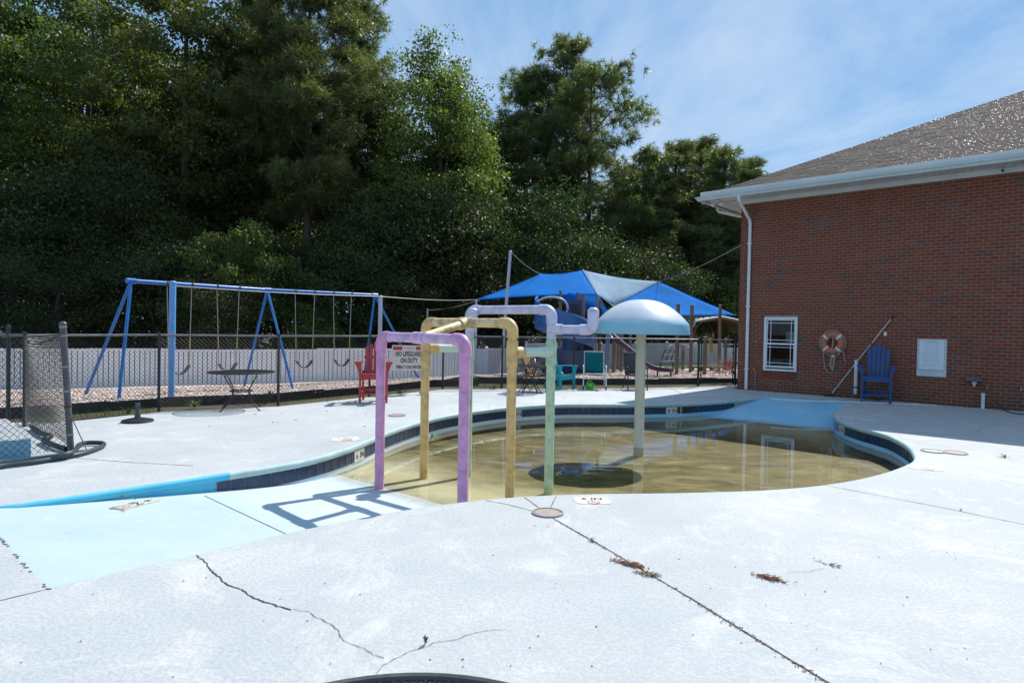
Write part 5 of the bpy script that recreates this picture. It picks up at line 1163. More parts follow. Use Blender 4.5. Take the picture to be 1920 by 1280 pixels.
# spiral slide
cx_, cy_ = at(1056, 640, 22.6).x, 22.2
def spiral(u, v_):
    ang = R(190) + u * R(330); a = (v_ - .5) * 2; rr__ = .62 + .42 * (a * .5 + .5); zz_ = 2.05 - 1.75 * u; lip = .34 * a * a if a > 0 else .12 * a * a
    return Vector((cx_ + rr__ * 1.02 * math.cos(ang), cy_ + rr__ * math.sin(ang), zz_ + lip))
def outer(u, v_): ang = R(150) + u * R(300); zz_ = 2.35 - 1.45 * u; return Vector((cx_ + 1.06 * math.cos(ang), cy_ + 1.06 * math.sin(ang), zz_ + (v_ - .5) * 1.0 * (1 - .25 * u)))
obj('spiral_slide', MB().thick(spiral, 34, 8, .02).thick(outer, 34, 5, .02), M['slide_blue'], tw, world=True, smooth='all'); obj('slide_pole', MB().tube([V3(cx_, cy_, .05), V3(cx_, cy_, 2.2)], .06, 10), M['navy'], tw, world=True)
hA, hB = at(1007, 570, 22.0), at(1062, 566, 22.4); hm_ = MB()
def hood(u, v_):
    a = math.pi * (1 - u); w2 = (hB - hA).length / 2; c = (hA + hB) / 2; return Vector((c.x + w2 * math.cos(a), c.y + v_ * .9, c.z - .25 + .46 * math.sin(a) ** .7))
obj('slide_hood', MB().thick(hood, 16, 3, .03), M['slide_blue'], tw, world=True, smooth='all'); obj('hood_rim', MB().tube([hood(i / 16, 0) for i in range(17)], .04, 6), paint('sun bleached rim', (0.55, 0.58, 0.62), (.45, .5, .56), 5, .4), tw, world=True, smooth='all')
obj('under_panel', MB().lathe([(1.05, .95), (1.0, .5), (.75, .15), (.6, .05)], 24, (cx_, cy_, 0)), M['navy'], tw, world=True, smooth='all')
# straight slide
s0_, s1_ = at(1146, 634, 22.0), at(1216, 691, 21.3); s2_ = at(1258, 698, 21.2)
def chute(path, wd=.42):
    P = catmull(path, .15); n = len(P) - 1; sd_ = Vector((.25, -.97, 0)).normalized()
    def f(u, v_):
        p = P[min(n, int(round(u * n)))]; a = (v_ - .5) * 2; return p + sd_ * (a * wd / 2) + UP * (.14 * abs(a) ** 3)
    return f, n, P, sd_
f_, n, P, sd_ = chute([s0_, s0_.lerp(s1_, .5), s1_, s2_]); st_ = thing('slide', 'straight purple slide with pale rails coming down behind the mushroom pole', 'slide', V3(s2_.x, s2_.y, .1))
obj('chute', MB().thick(f_, n, 8, .02), M['purple'], st_, world=True, smooth='all')
rl = MB(); h_ = int(len(P) * .62)
rlm = paint('pale blue slide rail', (0.42, 0.56, 0.60), rough=.35)
for sg in (-1, 1): obj('rail', MB().tube([p + sd_ * (sg * .21) + UP * .15 for p in P[:h_]], .02, 6), rlm, st_, world=True, smooth='all')
for p in (s2_, s1_.lerp(s2_, .4)): obj('leg', MB().tube([V3(p.x, p.y, .02), p], .03, 8), M['purple'], st_, world=True)
# timber posts carrying the sails
for px, yt, yb, lab in ((1271.5, 570, 706, 'brown timber post just right of the mushroom cap'), (1297.5, 572, 702, 'second brown timber post right of the mushroom, before the carport'), (1350.5, 572, 668, 'brown timber post standing in front of the tan carport'), (1322.5, 632, 706, 'short brown timber post left of the yellow board'), (1361, 635, 668, 'thin brown timber post near the gate, right of the carport post'), (1281, 648, 692, 'short dark timber post behind the climber'), (1166, 620, 700, 'brown timber post at the head of the straight slide'), (1152, 625, 703, 'dark timber post between the slide and the blue sail tower'), (1182, 618, 690, 'brown timber post just left of the mushroom pole')):
    Y = min(26, max(20.6, g(px, max(yb, 692), .06).y)); tt = at(px, yt, Y); pole_thing(lab, tt, V3(tt.x, tt.y, .02), .065, M['wood'], cap=True)
yb_ = at(1331, 634, 21.0); yl = at(1335, 662, 21.0); o = obj('board', MB().beam(yb_, yl, .11, .03, up=(0, 1, 0)), paint('yellow painted board', (0.62, 0.42, 0.08), (0.5, 0.33, 0.08), 6, .6), None); tag(o, 'narrow yellow board hanging near the gate in front of the carport', 'board')
cl = thing('climber', 'dark arched climbing frame with pale lower rail beyond the mushroom pole', 'climber', at(1262, 692, 23.5)); M['dk_tube'] = paint('dark steel tube', (0.035, 0.03, 0.05), (0.05, 0.045, 0.06), 8, .4)
for k in range(3):
    a, b_ = at(1240 + 9 * k, 677, 23.2 + .3 * k), at(1283 + 6 * k, 649, 24.2 + .3 * k)
    obj('arch', MB().tube([a, a.lerp(b_, .12) + UP * .28, a.lerp(b_, .4) + UP * .36, b_ + UP * .04], .022, 6), M['dk_tube'], cl, world=True, smooth='all')
obj('lower_rail', MB().tube([at(1238, 677, 23.1), at(1268, 676, 23.2)], .03, 6), M['alu'], cl, world=True); obj('rung', MB().tube([at(1245, 665, 23.2), at(1265, 663, 23.8)], .018, 6).tube([at(1262, 656, 23.6), at(1285, 654, 24.2)], .018, 6), M['alu'], cl, world=True)
obj('top_ladder', MB().tube([at(1278, 647, 24), at(1312, 645, 25)], .022, 6).tube([at(1282, 650, 24.4), at(1312, 649, 25)], .022, 6), M['alu'], cl, world=True)
for px in (1239, 1262): p = at(px, 678, 23.2); obj('leg', MB().tube([V3(p.x, p.y, .0), p], .03, 8), M['dk_tube'], cl, world=True)
# bench/table slab behind, orange netting
bt = thing('bench', 'low dark play table behind the timber posts near the gate', 'bench', at(1318, 690, 25)); a, b_ = at(1292, 687, 25), at(1340, 688, 25); obj('top', MB().beam(a, b_, .5, .06), M['wood'], bt, world=True)
for q in (a.lerp(b_, .1), a.lerp(b_, .5), a.lerp(b_, .9)): obj('leg', MB().box(V3(q.x, q.y, (q.z) / 2), (.09, .4, q.z)), M['wood'], bt, world=True)
nt_ = thing('safety_netting', 'crumpled orange safety netting bundled beside the gate', 'netting', at(1360, 705, 20.6)); M['orange'] = paint('orange plastic netting', (0.62, 0.13, 0.09), (0.7, 0.25, 0.2), 20, .5, bmp=0); M['net_pale'] = paint('bleached netting', (0.62, 0.45, 0.36), (.55, .36, .28), 20, .6, bmp=0)
c0 = at(1362, 688, 20.6)
for mt, cx2, nn in ((M['orange'], .12, 46), (M['net_pale'], -.28, 34)):
    mb = MB()
    for i in range(nn):
        p = c0 + Vector((cx2 + random.gauss(0, .11), random.gauss(0, .08), random.gauss(0, .14))); L_ = .22
        d1 = Vector((random.gauss(0, 1), random.gauss(0, .4), random.gauss(0, 1))).normalized(); d2_ = Vector((random.gauss(0, 1), random.gauss(0, .4), random.gauss(0, 1))).normalized(); mb.tube([p - d1 * L_ * .5, p + d2_ * .03, p + d1 * L_ * .5], .010, 4, caps=False)
    obj('mesh_strand', mb, mt, nt_, world=True)['kind'] = 'stuff'
# tan carport far behind
cp = thing('carport', 'tan metal carport with a low arched roof beyond the playground', 'carport', at(1350, 660, 37)); M['tan'] = paint('tan sheet metal', (0.72, 0.56, 0.36), (0.62, 0.47, 0.30), 2, .5); M['white_roof'] = paint('white roof sheet', (0.68, 0.66, 0.66), (.6, .58, .58), 2, .45)
L0, pk = at(1303, 606, 35), at(1353, 595, 35)
def roofc(u, v_, dz_=0.0):
    s_ = (u - .5) * 2; x_ = pk.x + (pk.x - L0.x) * 1.15 * s_; zz_ = pk.z - (pk.z - L0.z) * 1.0 * abs(s_) ** 1.25 - (.5 * max(0, abs(s_) - .85) / .15); return Vector((x_, 35 + 6.5 * v_ + .0, zz_ + dz_))
obj('roof', MB().thick(lambda u, v_: roofc(1 - u, v_), 24, 6, .03), M['tan'], cp, world=True, smooth='all'); obj('roof_edge', MB().tube([roofc(i / 24, 0, .03) for i in range(25)], .05, 5), M['white_roof'], cp, world=True)
obj('roof_sheet', MB().thick(lambda u, v_: roofc(1 - u, v_, .05), 24, 6, .02), M['white_roof'], cp, world=True, smooth='all')
for k in range(5):
    v_ = k / 4; obj('rib', MB().tube([roofc(.0, v_, -1.9), roofc(.03, v_, -.75), roofc(.08, v_, -.32)] + [roofc(i / 12, v_, -.07) for i in range(2, 11)] + [roofc(.92, v_, -.32), roofc(.97, v_, -.75), roofc(1., v_, -1.9)], .055, 6), paint('brown rib', (0.20, 0.14, 0.09), rough=.6) if k == 0 else bpy.data.materials['brown rib'], cp, world=True)
bk = MB().quad(V3(roofc(0, 1).x, 41.5, .4), V3(roofc(1, 1).x, 41.5, .4), V3(roofc(1, 1).x, 41.5, 1.9), V3(roofc(0, 1).x, 41.5, 1.9)); obj('rear_panel', MB().box(V3(pk.x, 41.5, 1.93), (2.3 * (pk.x - L0.x), .04, 1.35)), M['tan'], cp, world=True)
# ================================================================== SIGN ON THE FENCE
a, b_ = at(733.5, 693, 15.35), at(789, 694, 15.9); X = (b_ - a); X.z = 0; X.normalize(); nrm = Vector((X.y, -X.x, 0)); sw_ = (V3(b_.x, b_.y) - V3(a.x, a.y)).length
zt_, zb_ = at(760, 647, 15.6).z, at(760, 694, 15.6).z; c = V3((a.x + b_.x) / 2, (a.y + b_.y) / 2, (zt_ + zb_) / 2) + nrm * .12; sh_ = zt_ - zb_
X = (X + Vector((.25, -.35, 0))).normalized(); nrm = Vector((X.y, -X.x, 0)); sw_ *= .98
sg_ = thing('warning_sign', 'white NO LIFEGUARD ON DUTY warning sign with red bars on the fence', 'sign', c)
M['sign_white'] = paint('weathered white sign', (0.66, 0.64, 0.60), (0.60, 0.50, 0.42), 6, .5, bmp=.03); M['sign_red'] = paint('red sign print', (0.55, 0.02, 0.06), (0.48, 0.03, 0.07), 10, .5, bmp=0); M['pale_red'] = paint('washed out red print', (0.62, 0.28, 0.22), (0.68, 0.45, 0.38), 60, .5, bmp=0)
pl = obj('panel', MB().bbox(c, (sw_, sh_, .012), (X, UP, nrm), .008), M['sign_white'], sg_, world=True)
L_ = lambda t, h, y, mat, sx=1.0, bold=.035: obj('lettering', place_flat(text_mb(t, h, bold, sx), c + nrm * .0085 + UP * y, X, UP), mat, pl, world=True)
obj('red_bar', MB().box(c + X * (-sw_ * .335) + UP * (sh_ * .385) + nrm * .0075, (sw_ * .27, .004, sh_ * .14), (X, nrm, UP)).box(c + X * (sw_ * .335) + UP * (sh_ * .385) + nrm * .0075, (sw_ * .27, .004, sh_ * .14), (X, nrm, UP)), M['sign_red'], pl, world=True)
L_('WARNING', sh_ * .10, sh_ * .335, M['pale_red'], .62); L_('NO LIFEGUARD', sh_ * .185, sh_ * .07, M['ink'], .56); L_('ON DUTY', sh_ * .185, -sh_ * .19, M['ink'], .56); L_('SWIM AT YOUR OWN RISK', sh_ * .125, -sh_ * .42, M['ink'], .46)
# ================================================================== FURNITURE
def adirondack(name, label, loc, rz, mat, hs=.60, W=.62, back=.72, tall=True, group=None):
    t_ = thing(name, label, 'chair', loc, rz, group); lw = .045
    for sx in (-1, 1):
        obj('leg', MB().beam((sx * W / 2, -.26, 0), (sx * W / 2, -.26, hs + .26), lw, .075, up=(0, 1, 0)), mat, t_)
        obj('leg', MB().beam((sx * (W / 2 - .03), .36, 0), (sx * (W / 2 - .03), .16, hs + .06), lw, .07, up=(0, 1, 0)), mat, t_)
        obj('armrest', MB().add([(sx * (W / 2 - .03), -.34, hs + .26), (sx * (W / 2 + .12), -.32, hs + .26), (sx * (W / 2 + .12), -.12, hs + .26), (sx * (W / 2 + .04), .36, hs + .24), (sx * (W / 2 - .03), .36, hs + .24)] + [(sx * (W / 2 - .03), -.34, hs + .285), (sx * (W / 2 + .12), -.32, hs + .285), (sx * (W / 2 + .12), -.12, hs + .285), (sx * (W / 2 + .04), .36, hs + .265), (sx * (W / 2 - .03), .36, hs + .265)], [(0, 1, 2, 3, 4), (9, 8, 7, 6, 5), (0, 5, 6, 1), (1, 6, 7, 2), (2, 7, 8, 3), (3, 8, 9, 4), (4, 9, 5, 0)]), mat, t_)
        obj('bracket', MB().add([(sx * (W / 2 + .022), -.30, hs + .258), (sx * (W / 2 + .11), -.30, hs + .258), (sx * (W / 2 + .022), -.30, hs + .05), (sx * (W / 2 + .022), -.27, hs + .258), (sx * (W / 2 + .11), -.27, hs + .258), (sx * (W / 2 + .022), -.27, hs + .05)], [(0, 1, 2), (3, 5, 4), (0, 3, 4, 1), (1, 4, 5, 2), (2, 5, 3, 0)]), mat, t_)
        obj('side_rail', MB().beam((sx * (W / 2 - .035), -.28, hs - .03), (sx * (W / 2 - .035), .33, hs - .14), .03, .11), mat, t_)
        if tall: obj('stretcher', MB().beam((sx * W / 2, -.26, .2), (sx * (W / 2 - .02), .3, .2), .03, .07), mat, t_)
    obj('front_apron', MB().box((0, -.27, hs - .05), (W - .05, .03, .11)), mat, t_)
    if tall: obj('footrest', MB().box((0, -.27, .20), (W - .05, .10, .03)), mat, t_); obj('back_brace', MB().box((0, .30, .22), (W - .1, .03, .07)), mat, t_)
    for k in range(5): y = -.245 + k * .105; obj('seat_slat', MB().box((0, y, hs + .012 - .11 * (y + .25) / .6 * .55), (W - .06, .092, .022)), mat, t_)
    nb = 5; hts = [.86, .95, 1.0, .95, .86]; sl = Vector((0, .30, 1)).normalized(); fr_ = Vector((0, -1, .30)).normalized()
    for k in range(nb):
        w0, w1 = (W - .16) / nb, (W - .09) / nb; x0_, x1_ = (k - 2) * w0, (k - 2) * w1; L = back * hts[k]; base = Vector((0, .20, hs - .05)); P = []
        for x_, wd, l in ((x0_, w0 - .014, 0), (x1_, w1 - .016, L - .05), (x1_, (w1 - .016) * .7, L - .012), (x1_, (w1 - .016) * .25, L)): P += [base + Vector((x_ - wd / 2, 0, 0)) + sl * l, base + Vector((x_ + wd / 2, 0, 0)) + sl * l]
        vs = P + [p - fr_ * .02 for p in P]; m_ = len(P); fs = []
        for i in range(3): a_ = 2 * i; fs += [(a_, a_ + 1, a_ + 3, a_ + 2), (m_ + a_ + 2, m_ + a_ + 3, m_ + a_ + 1, m_ + a_), (a_, a_ + 2, m_ + a_ + 2, m_ + a_), (a_ + 1, m_ + a_ + 1, m_ + a_ + 3, a_ + 3)]
        fs += [(0, m_, m_ + 1, 1), (m_ - 2, m_ - 1, 2 * m_ - 1, 2 * m_ - 2)]; obj('back_slat', MB().add(vs, fs), mat, t_)
    for l in (.1, back * .55): p = Vector((0, .20, hs - .05)) + sl * l - fr_ * .035; obj('back_rail', MB().box(p, (W - .08, .025, .06)), mat, t_)
    return t_
def face(p): return math.atan2(p.x, -(-p.y)) * -1.0
M['chair_blue'] = paint('deep blue painted wood', (0.008, 0.055, 0.18), (0.014, 0.075, 0.23), 5, .5); M['chair_red'] = paint('sun faded red painted wood', (0.40, 0.022, 0.025), (0.34, 0.075, 0.07), 5, .5); M['teal'] = paint('teal moulded plastic', (0.02, 0.34, 0.44), (0.03, 0.40, 0.50), 4, .4)
p = bw(to_s(1655, 735)[0], -.64, 0); adirondack('tall_chair', 'tall blue slatted chair against the shaded brick wall', p, -YAW + .15, M['chair_blue'], W=.60, hs=.62, back=.88)
p = g(701, 752.5); adirondack('tall_chair', 'tall faded red slatted chair by the fence behind the pink pipe', p, .16, M['chair_red'], W=.56, hs=.60, back=.78)
p = g(1050, 727.5); adirondack('low_chair', 'low teal plastic slatted chair half hidden by the green pipe', p, .75, M['teal'], hs=.36, W=.56, back=.66, tall=False)
def sling(name, label, loc, rz, fm, cloth, W=.54, hs=.42, hb=1.0, group=None, sleeve=None):
    t_ = thing(name, label, 'chair', loc, rz, group); bt = lambda s_: Vector((s_ * W / 2, .28, hs - .04)); tp = lambda s_: Vector((s_ * W / 2, .50, hb))
    for s_ in (-1, 1):
        obj('leg', MB().tube(catmull([V3(s_ * (W / 2 + .04), -.26, 0), V3(s_ * (W / 2 + .04), -.25, .4), V3(s_ * (W / 2 + .04), -.20, .62), V3(s_ * (W / 2 + .04), -.10, .655), V3(s_ * (W / 2 + .035), .36, .64)], .06), .016, 8), fm, t_, smooth=True)
        obj('leg', MB().tube([(s_ * (W / 2 + .03), .42, 0), (s_ * (W / 2 + .02), .12, hs)], .015, 8), fm, t_, smooth=True)
        obj('side_rail', MB().tube(catmull([V3(s_ * W / 2, -.27, hs + .02), V3(s_ * W / 2, .1, hs - .01), V3(s_ * W / 2, .27, hs + .02), tp(s_).lerp(bt(s_), .5), tp(s_)], .06), .014, 8), fm, t_, smooth=True)
        obj('foot', MB().tube([(s_ * (W / 2 + .04), -.26, 0), (s_ * (W / 2 + .04), -.26, .1)], .019, 8), M['black'], t_)
    obj('front_bar', MB().tube([(-W / 2, -.27, hs + .02), (W / 2, -.27, hs + .02)], .015, 8).tube([(-W / 2 - .03, -.245, .3), (W / 2 + .03, -.245, .3)], .010, 6), fm, t_, smooth=True); obj('top_bar', MB().tube([tp(-1), tp(1)], .014, 8), fm, t_, smooth=True)
    P = catmull([V3(0, -.27, hs + .03), V3(0, 0, hs - .02), V3(0, .24, hs + .0), V3(0, .30, hs + .1), V3(0, .38, hs + .3), V3(0, .50, hb)], .05); ns = min(range(len(P)), key=lambda i: abs(P[i].y - .26))
    for nm, a_, e_ in (('seat', 0, ns), ('backrest', ns, len(P) - 1)): obj(nm, MB().thick(lambda u, v_: P[a_ + int(round(v_ * (e_ - a_)))] + Vector(((u - .5) * (W - .03), 0, -.02 * math.sin(math.pi * u))), 6, e_ - a_, .006), cloth if nm == 'backrest' or not sleeve else sleeve, t_, smooth='all')
    return t_
M['white_tube'] = paint('white enamelled tube', (0.66, 0.68, 0.68), (.6, .6, .6), 8, .35, bmp=.02); M['teal_cloth'] = fabric('teal sling fabric', (0.01, 0.28, 0.33), (1.1, 1.2, 1.1)); M['grey_cloth'] = fabric('grey sling fabric', (0.16, 0.165, 0.17), (1, 1, 1)); M['tan_cloth'] = fabric('tan sling fabric', (0.50, 0.35, 0.17), (1.2, 1.1, .9)); M['brown_cloth'] = fabric('brown sling fabric', (0.22, 0.15, 0.08), (1, 1, 1))
sling('sling_chair', 'white framed chair with teal back, in front of the slide tower', g(1114, 729), -.08, M['white_tube'], M['teal_cloth'], sleeve=M['brown_cloth'], hb=1.02)
sling('sling_chair', 'dark framed grey sling chair half hidden by the mushroom pole', g(1191, 730), .05, M['black_steel'], M['grey_cloth'], W=.46)
sling('sling_chair', 'tan sling chair seen from the side, next to the wire table', g(1014, 733.5), 1.15, M['black_steel'], M['tan_cloth'], W=.52, hb=1.02)
def wire_table(label, loc, r, h, rz=0, curls=True):
    t_ = thing('wire_table', label, 'table', loc, rz); obj('rim', MB().tube([(r * math.cos(2 * math.pi * i / 40), r * math.sin(2 * math.pi * i / 40), h) for i in range(40)], .013, 7, closed=True), M['black_steel'], t_, smooth=True)
    mb = MB(); n = int(r / .026)
    for k in range(-n, n + 1):
        x_ = k * r / n * .99; y_ = math.sqrt(max(0, r * r - x_ * x_)) * .995
        for a_ in (R(30), R(-30)):
            c_, s_ = math.cos(a_), math.sin(a_); mb.tube([(x_ * c_ - y_ * s_, x_ * s_ + y_ * c_, h + .001), (x_ * c_ + y_ * s_, x_ * s_ - y_ * c_, h + .001)], .0034, 3, caps=False)
    o = obj('mesh_top', mb, M['black_steel'], t_); o['kind'] = 'stuff'
    for k in range(4):
        a_ = R(45 + 90 * k); e = Vector((math.cos(a_), math.sin(a_), 0)); P = [e * (r * .70) + UP * (h - .01), e * (r * .58) + UP * (h * .82), e * (r * .36) + UP * (h * .56), e * (r * .34) + UP * (h * .42), e * (r * .5) + UP * (h * .20), e * (r * .80) + UP * .0]
        obj('leg', MB().tube(catmull(P, .05), .0115, 7).lathe([(.0, .0), (.025, .0), (.02, .02), (0, .022)], 8, e * (r * .80)), M['black_steel'], t_, smooth=True)
    obj('ring', MB().tube([(r * .355 * math.cos(2 * math.pi * i / 24), r * .355 * math.sin(2 * math.pi * i / 24), h * .49) for i in range(24)], .010, 6, closed=True).tube([(-r * .35, 0, h * .49), (r * .35, 0, h * .49)], .007, 5).tube([(0, -r * .35, h * .49), (0, r * .35, h * .49)], .007, 5), M['black_steel'], t_, smooth=True)
    return t_
wire_table('round black mesh table with curved legs at the far fence', g(452, 766.5), .60, .715, .35)
wire_table('small black wire table beside the tan sling chair', g(994, 736), .46, .70, .2)
ub = thing('umbrella_base', 'round black umbrella base with an empty tube on the deck', 'umbrella base', g(258, 790.5)); obj('base', MB().lathe([(0, 0), (.235, 0), (.24, .015), (.23, .035), (.12, .06), (.05, .075), (.0, .08)], 36), M['black_steel'], ub, smooth=True); obj('tube', MB().tube([(0, 0, .06), (0, 0, .31)], .036, 12).tube([(0, 0, .06), (0, 0, .12)], .046, 12), M['post_grey'], ub, smooth=True)
obj('knob', MB().tube([(.03, 0, .25), (.07, 0, .25)], .012, 6), M['black'], ub)
# low wire chair fragments beside the small table: curled black chair
wc = thing('wire_chair', 'curly black wire chair at the small table behind the yellow pipe', 'chair', g(977, 737.5), -1.2)
mb = MB(); 
for s_ in (-1, 1):
    obj('leg', MB().tube(catmull([V3(s_ * .24, -.22, .44), V3(s_ * .26, -.26, .2), V3(s_ * .22, -.25, 0)], .05), .010, 6), M['black_steel'], wc); obj('leg', MB().tube(catmull([V3(s_ * .23, .22, .44), V3(s_ * .25, .28, .2), V3(s_ * .23, .34, 0)], .05), .010, 6), M['black_steel'], wc)
    obj('armrest', MB().tube(catmull([V3(s_ * .25, -.18, .44), V3(s_ * .29, -.22, .58), V3(s_ * .29, -.05, .66), V3(s_ * .28, .2, .66)], .05), .010, 6), M['black_steel'], wc)
obj('seat', MB().thick(lambda u, v_: Vector(((u - .5) * .48, (v_ - .5) * .46, .44 - .02 * math.sin(math.pi * u))), 4, 4, .012), M['black_steel'], wc); obj('backrest', MB().tube(catmull([V3(-.24, .22, .44), V3(-.25, .28, .72), V3(0, .33, .9), V3(.25, .28, .72), V3(.24, .22, .44)], .05), .011, 6).tube([(0, .23, .44), (0, .33, .9)], .008, 5).tube([(-.12, .23, .44), (-.12, .32, .85)], .008, 5).tube([(.12, .23, .44), (.12, .32, .85)], .008, 5), M['black_steel'], wc)
# green toy bucket / watering can by the white chair, green ball in the pool
M['lime'] = paint('lime green plastic', (0.06, 0.42, 0.03), (0.12, 0.50, 0.05), 6, .35, bmp=.03); wc_ = thing('bucket', 'bright green toy bucket on the deck under the white framed chair', 'bucket', g(1105.5, 729.5))
obj('body', MB().lathe([(0, .0), (.09, .0), (.12, .06), (.125, .12), (.10, .17), (.07, .19)], 18), M['lime'], wc_, smooth=True); obj('handle', MB().tube([(.07 * math.cos(math.pi * i / 8), 0, .18 + .06 * math.sin(math.pi * i / 8)) for i in range(9)], .012, 6), paint('pale lime plastic', (0.42, 0.62, 0.20), rough=.4), wc_); obj('spout', MB().tube([(.09, 0, .08), (.15, 0, .15)], [.03, .02], 8), M['lime'], wc_)
bl = g(807.5, 817, WATER_Z); o = obj('toy_ball', MB().lathe([(0, -.055), (.03, -.046), (.05, -.022), (.055, 0), (.05, .022), (.03, .046), (0, .055)], 16, bl + UP * .03), M['lime'], None, smooth='all'); tag(o, 'small green toy ball floating in the pool beside the left yellow pipe', 'ball')
# near table top at the bottom edge
nt2 = thing('wire_table', 'black mesh table top cut off by the bottom of the photo', 'table', V3(-.215, 1.09, 0)); TH = .7075; TR = .60
obj('rim', MB().tube([(TR * math.cos(2 * math.pi * i / 72), TR * math.sin(2 * math.pi * i / 72), TH) for i in range(72)], .0125, 8, closed=True), paint('dark grey table rim', (0.05, 0.053, 0.06), (0.07, 0.07, 0.075), 9, .38, bmp=.03), nt2, smooth=True)
mb = MB(); n = 52
for k in range(-n, n + 1):
    x_ = k * TR / n * .99; y_ = math.sqrt(max(0, TR * TR - x_ * x_)) * .99
    for a_ in (R(62), R(-62)): c_, s_ = math.cos(a_), math.sin(a_); mb.tube([(x_ * c_ - y_ * s_, x_ * s_ + y_ * c_, TH - .004), (x_ * c_ + y_ * s_, x_ * s_ - y_ * c_, TH - .004)], .0030, 4, caps=False)
o = obj('mesh_top', mb, M['black_steel'], nt2); o['kind'] = 'stuff'
for k in range(4):
    a_ = R(45 + 90 * k); e = Vector((math.cos(a_), math.sin(a_), 0)); obj('leg', MB().tube(catmull([e * .42 + UP * (TH - .01), e * .34 + UP * .55, e * .21 + UP * .38, e * .3 + UP * .14, e * .46], .05), .0115, 7), M['black_steel'], nt2, smooth=True)
# ================================================================== SMALL DEBRIS
M['straw'] = paint('dry brown fern and pine straw', (0.24, 0.10, 0.045), (0.15, 0.065, 0.03), 40, .9, bmp=0); M['straw2'] = paint('pale dry twig', (0.30, 0.21, 0.13), (0.2, 0.14, 0.09), 40, .9, bmp=0)
def sprig(label, cx2, cy2, n, sx, ang, mat, cat='dry sprig', nm='dry_sprig'):
    c = g(cx2, cy2, .004); mb = MB(); D = Vector((math.cos(ang), math.sin(ang), 0)); Nn = Vector((-D.y, D.x, 0))
    for i in range(n):
        s_ = random.gauss(0, .42) * sx; p = c + D * s_ + Nn * random.gauss(0, .006); a_ = random.choice((-1, 1)) * random.uniform(.4, 1.3); e = D * math.cos(a_) + Nn * math.sin(a_); L = random.uniform(.015, .055) * (1 - .4 * abs(s_) / sx)
        q = p + e * L + UP * random.uniform(.001, .016); mb.tube([p + UP * .003, p.lerp(q, .5) + UP * .006, q], .0013, 3, caps=False)
        for k in range(3): w_ = q - e * (L * .25 * k); mb.box(w_ + Nn * random.uniform(-.006, .006), (.008, .004, .002), (e, Vector((-e.y, e.x, 0)), UP))
    mb.tube([c - D * sx * .9, c, c + D * sx * .9], .0018, 4); o = obj(nm, mb, mat, None); tag(o, label, cat); return o
sprig('dry brown fern sprig lying across the long dark joint', 1178, 1057, 120, .14, R(-34), M['straw']); sprig('smaller dry sprig lower down on the same dark joint', 1212, 1076, 60, .10, R(-20), M['straw2'])
sprig('dry brown sprig alone in the middle of the near right deck', 1440, 1083, 110, .13, R(-38), M['straw']); sprig('thin forked dry twig on the near right deck', 1552, 1057, 16, .10, R(-50), M['straw2'])
sprig('dry leaves caught at the foot of the leaning fence post', 153, 846, 60, .10, R(40), M['straw'])
M['weed'] = paint('weed leaf', (0.07, 0.14, 0.025), (0.10, 0.16, 0.04), 20, .6, bmp=0)
def weed(label, px, py, h, n, fl=False, spread=1.0):
    c = g(px, py, 0.0) if not fl else on_floor(px, py); mb = MB()
    for i in range(int(n * 1.8)):
        a_ = random.random() * 6.28; e = Vector((math.cos(a_), math.sin(a_), 0)); L = h * random.uniform(.6, 1.1); w_ = L * .075; s_ = Vector((-e.y, e.x, 0)); rs_ = random.uniform(.25, 1.0); m1 = c + e * (L * .4 * spread) + UP * (L * .65 * rs_); t1_ = c + e * (L * .8 * spread) + UP * (L * .85 * rs_)
        mb.add([c, m1 - s_ * w_, t1_, m1 + s_ * w_], [(0, 1, 2, 3)])
    mb.tube([c, c + UP * h * .6], .002, 4); o = obj('weed', mb, M['weed'], None); tag(o, label, 'weed'); return o
weed('small green weed growing in the long dark joint', 1110, 1014, .045, 9); weed('tiny dried weed standing in the crack near the table', 797, 1207, .085, 6, spread=.3); weed('grassy weed in the thin joint right of the lids', 1886, 858, .09, 9, spread=1.4)
weed('tiny weed in the joint by the right edge', 1801, 957, .04, 7); weed('weed tuft at the blue coping above the stained marker', 230, 933, .055, 9, spread=1.3); weed('weed at the upper right of the stained marker', 252, 936, .05, 7, spread=1.2)
for lab, px, py, h, n in (('leafy weed by the fence left of the wire table', 364, 764, .22, 14), ('leafy weed in front of the black edging behind the wire table', 505, 752, .32, 18), ('spindly weed beside the red chair', 752, 742, .28, 12), ('weed behind the yellow pipe at the fence', 790, 740, .2, 10), ('weed by the fence post left of the small wire table', 925, 729, .2, 12), ('weed at the foot of the fence near the umbrella base', 240, 776, .2, 14)): weed(lab, px, py, h, n)
mb = MB(); wp_ = [p for p in OUT[::3]]
for i in range(60):
    q = random.choice(wp_).lerp(MID, random.uniform(.03, .22)) + Vector((random.gauss(0, .15), random.gauss(0, .15), 0))
    if inside(OUT, q.x, q.y) and floor_z(q.x, q.y) < WATER_Z - .02:
        a_ = random.random() * 3; e = Vector((math.cos(a_), math.sin(a_), 0)); s_ = Vector((-e.y, e.x, 0)); L = random.uniform(.02, .05); q = V3(q.x, q.y, WATER_Z + .004); mb.add([q, q + e * L * .5 + s_ * L * .25, q + e * L, q + e * L * .5 - s_ * L * .25, q + e * L * .5 + UP * .003], [(0, 4, 1), (1, 4, 2), (2, 4, 3), (3, 4, 0)])
obj('floating_leaves', mb, M['straw2'], kind='stuff')
mb = MB()
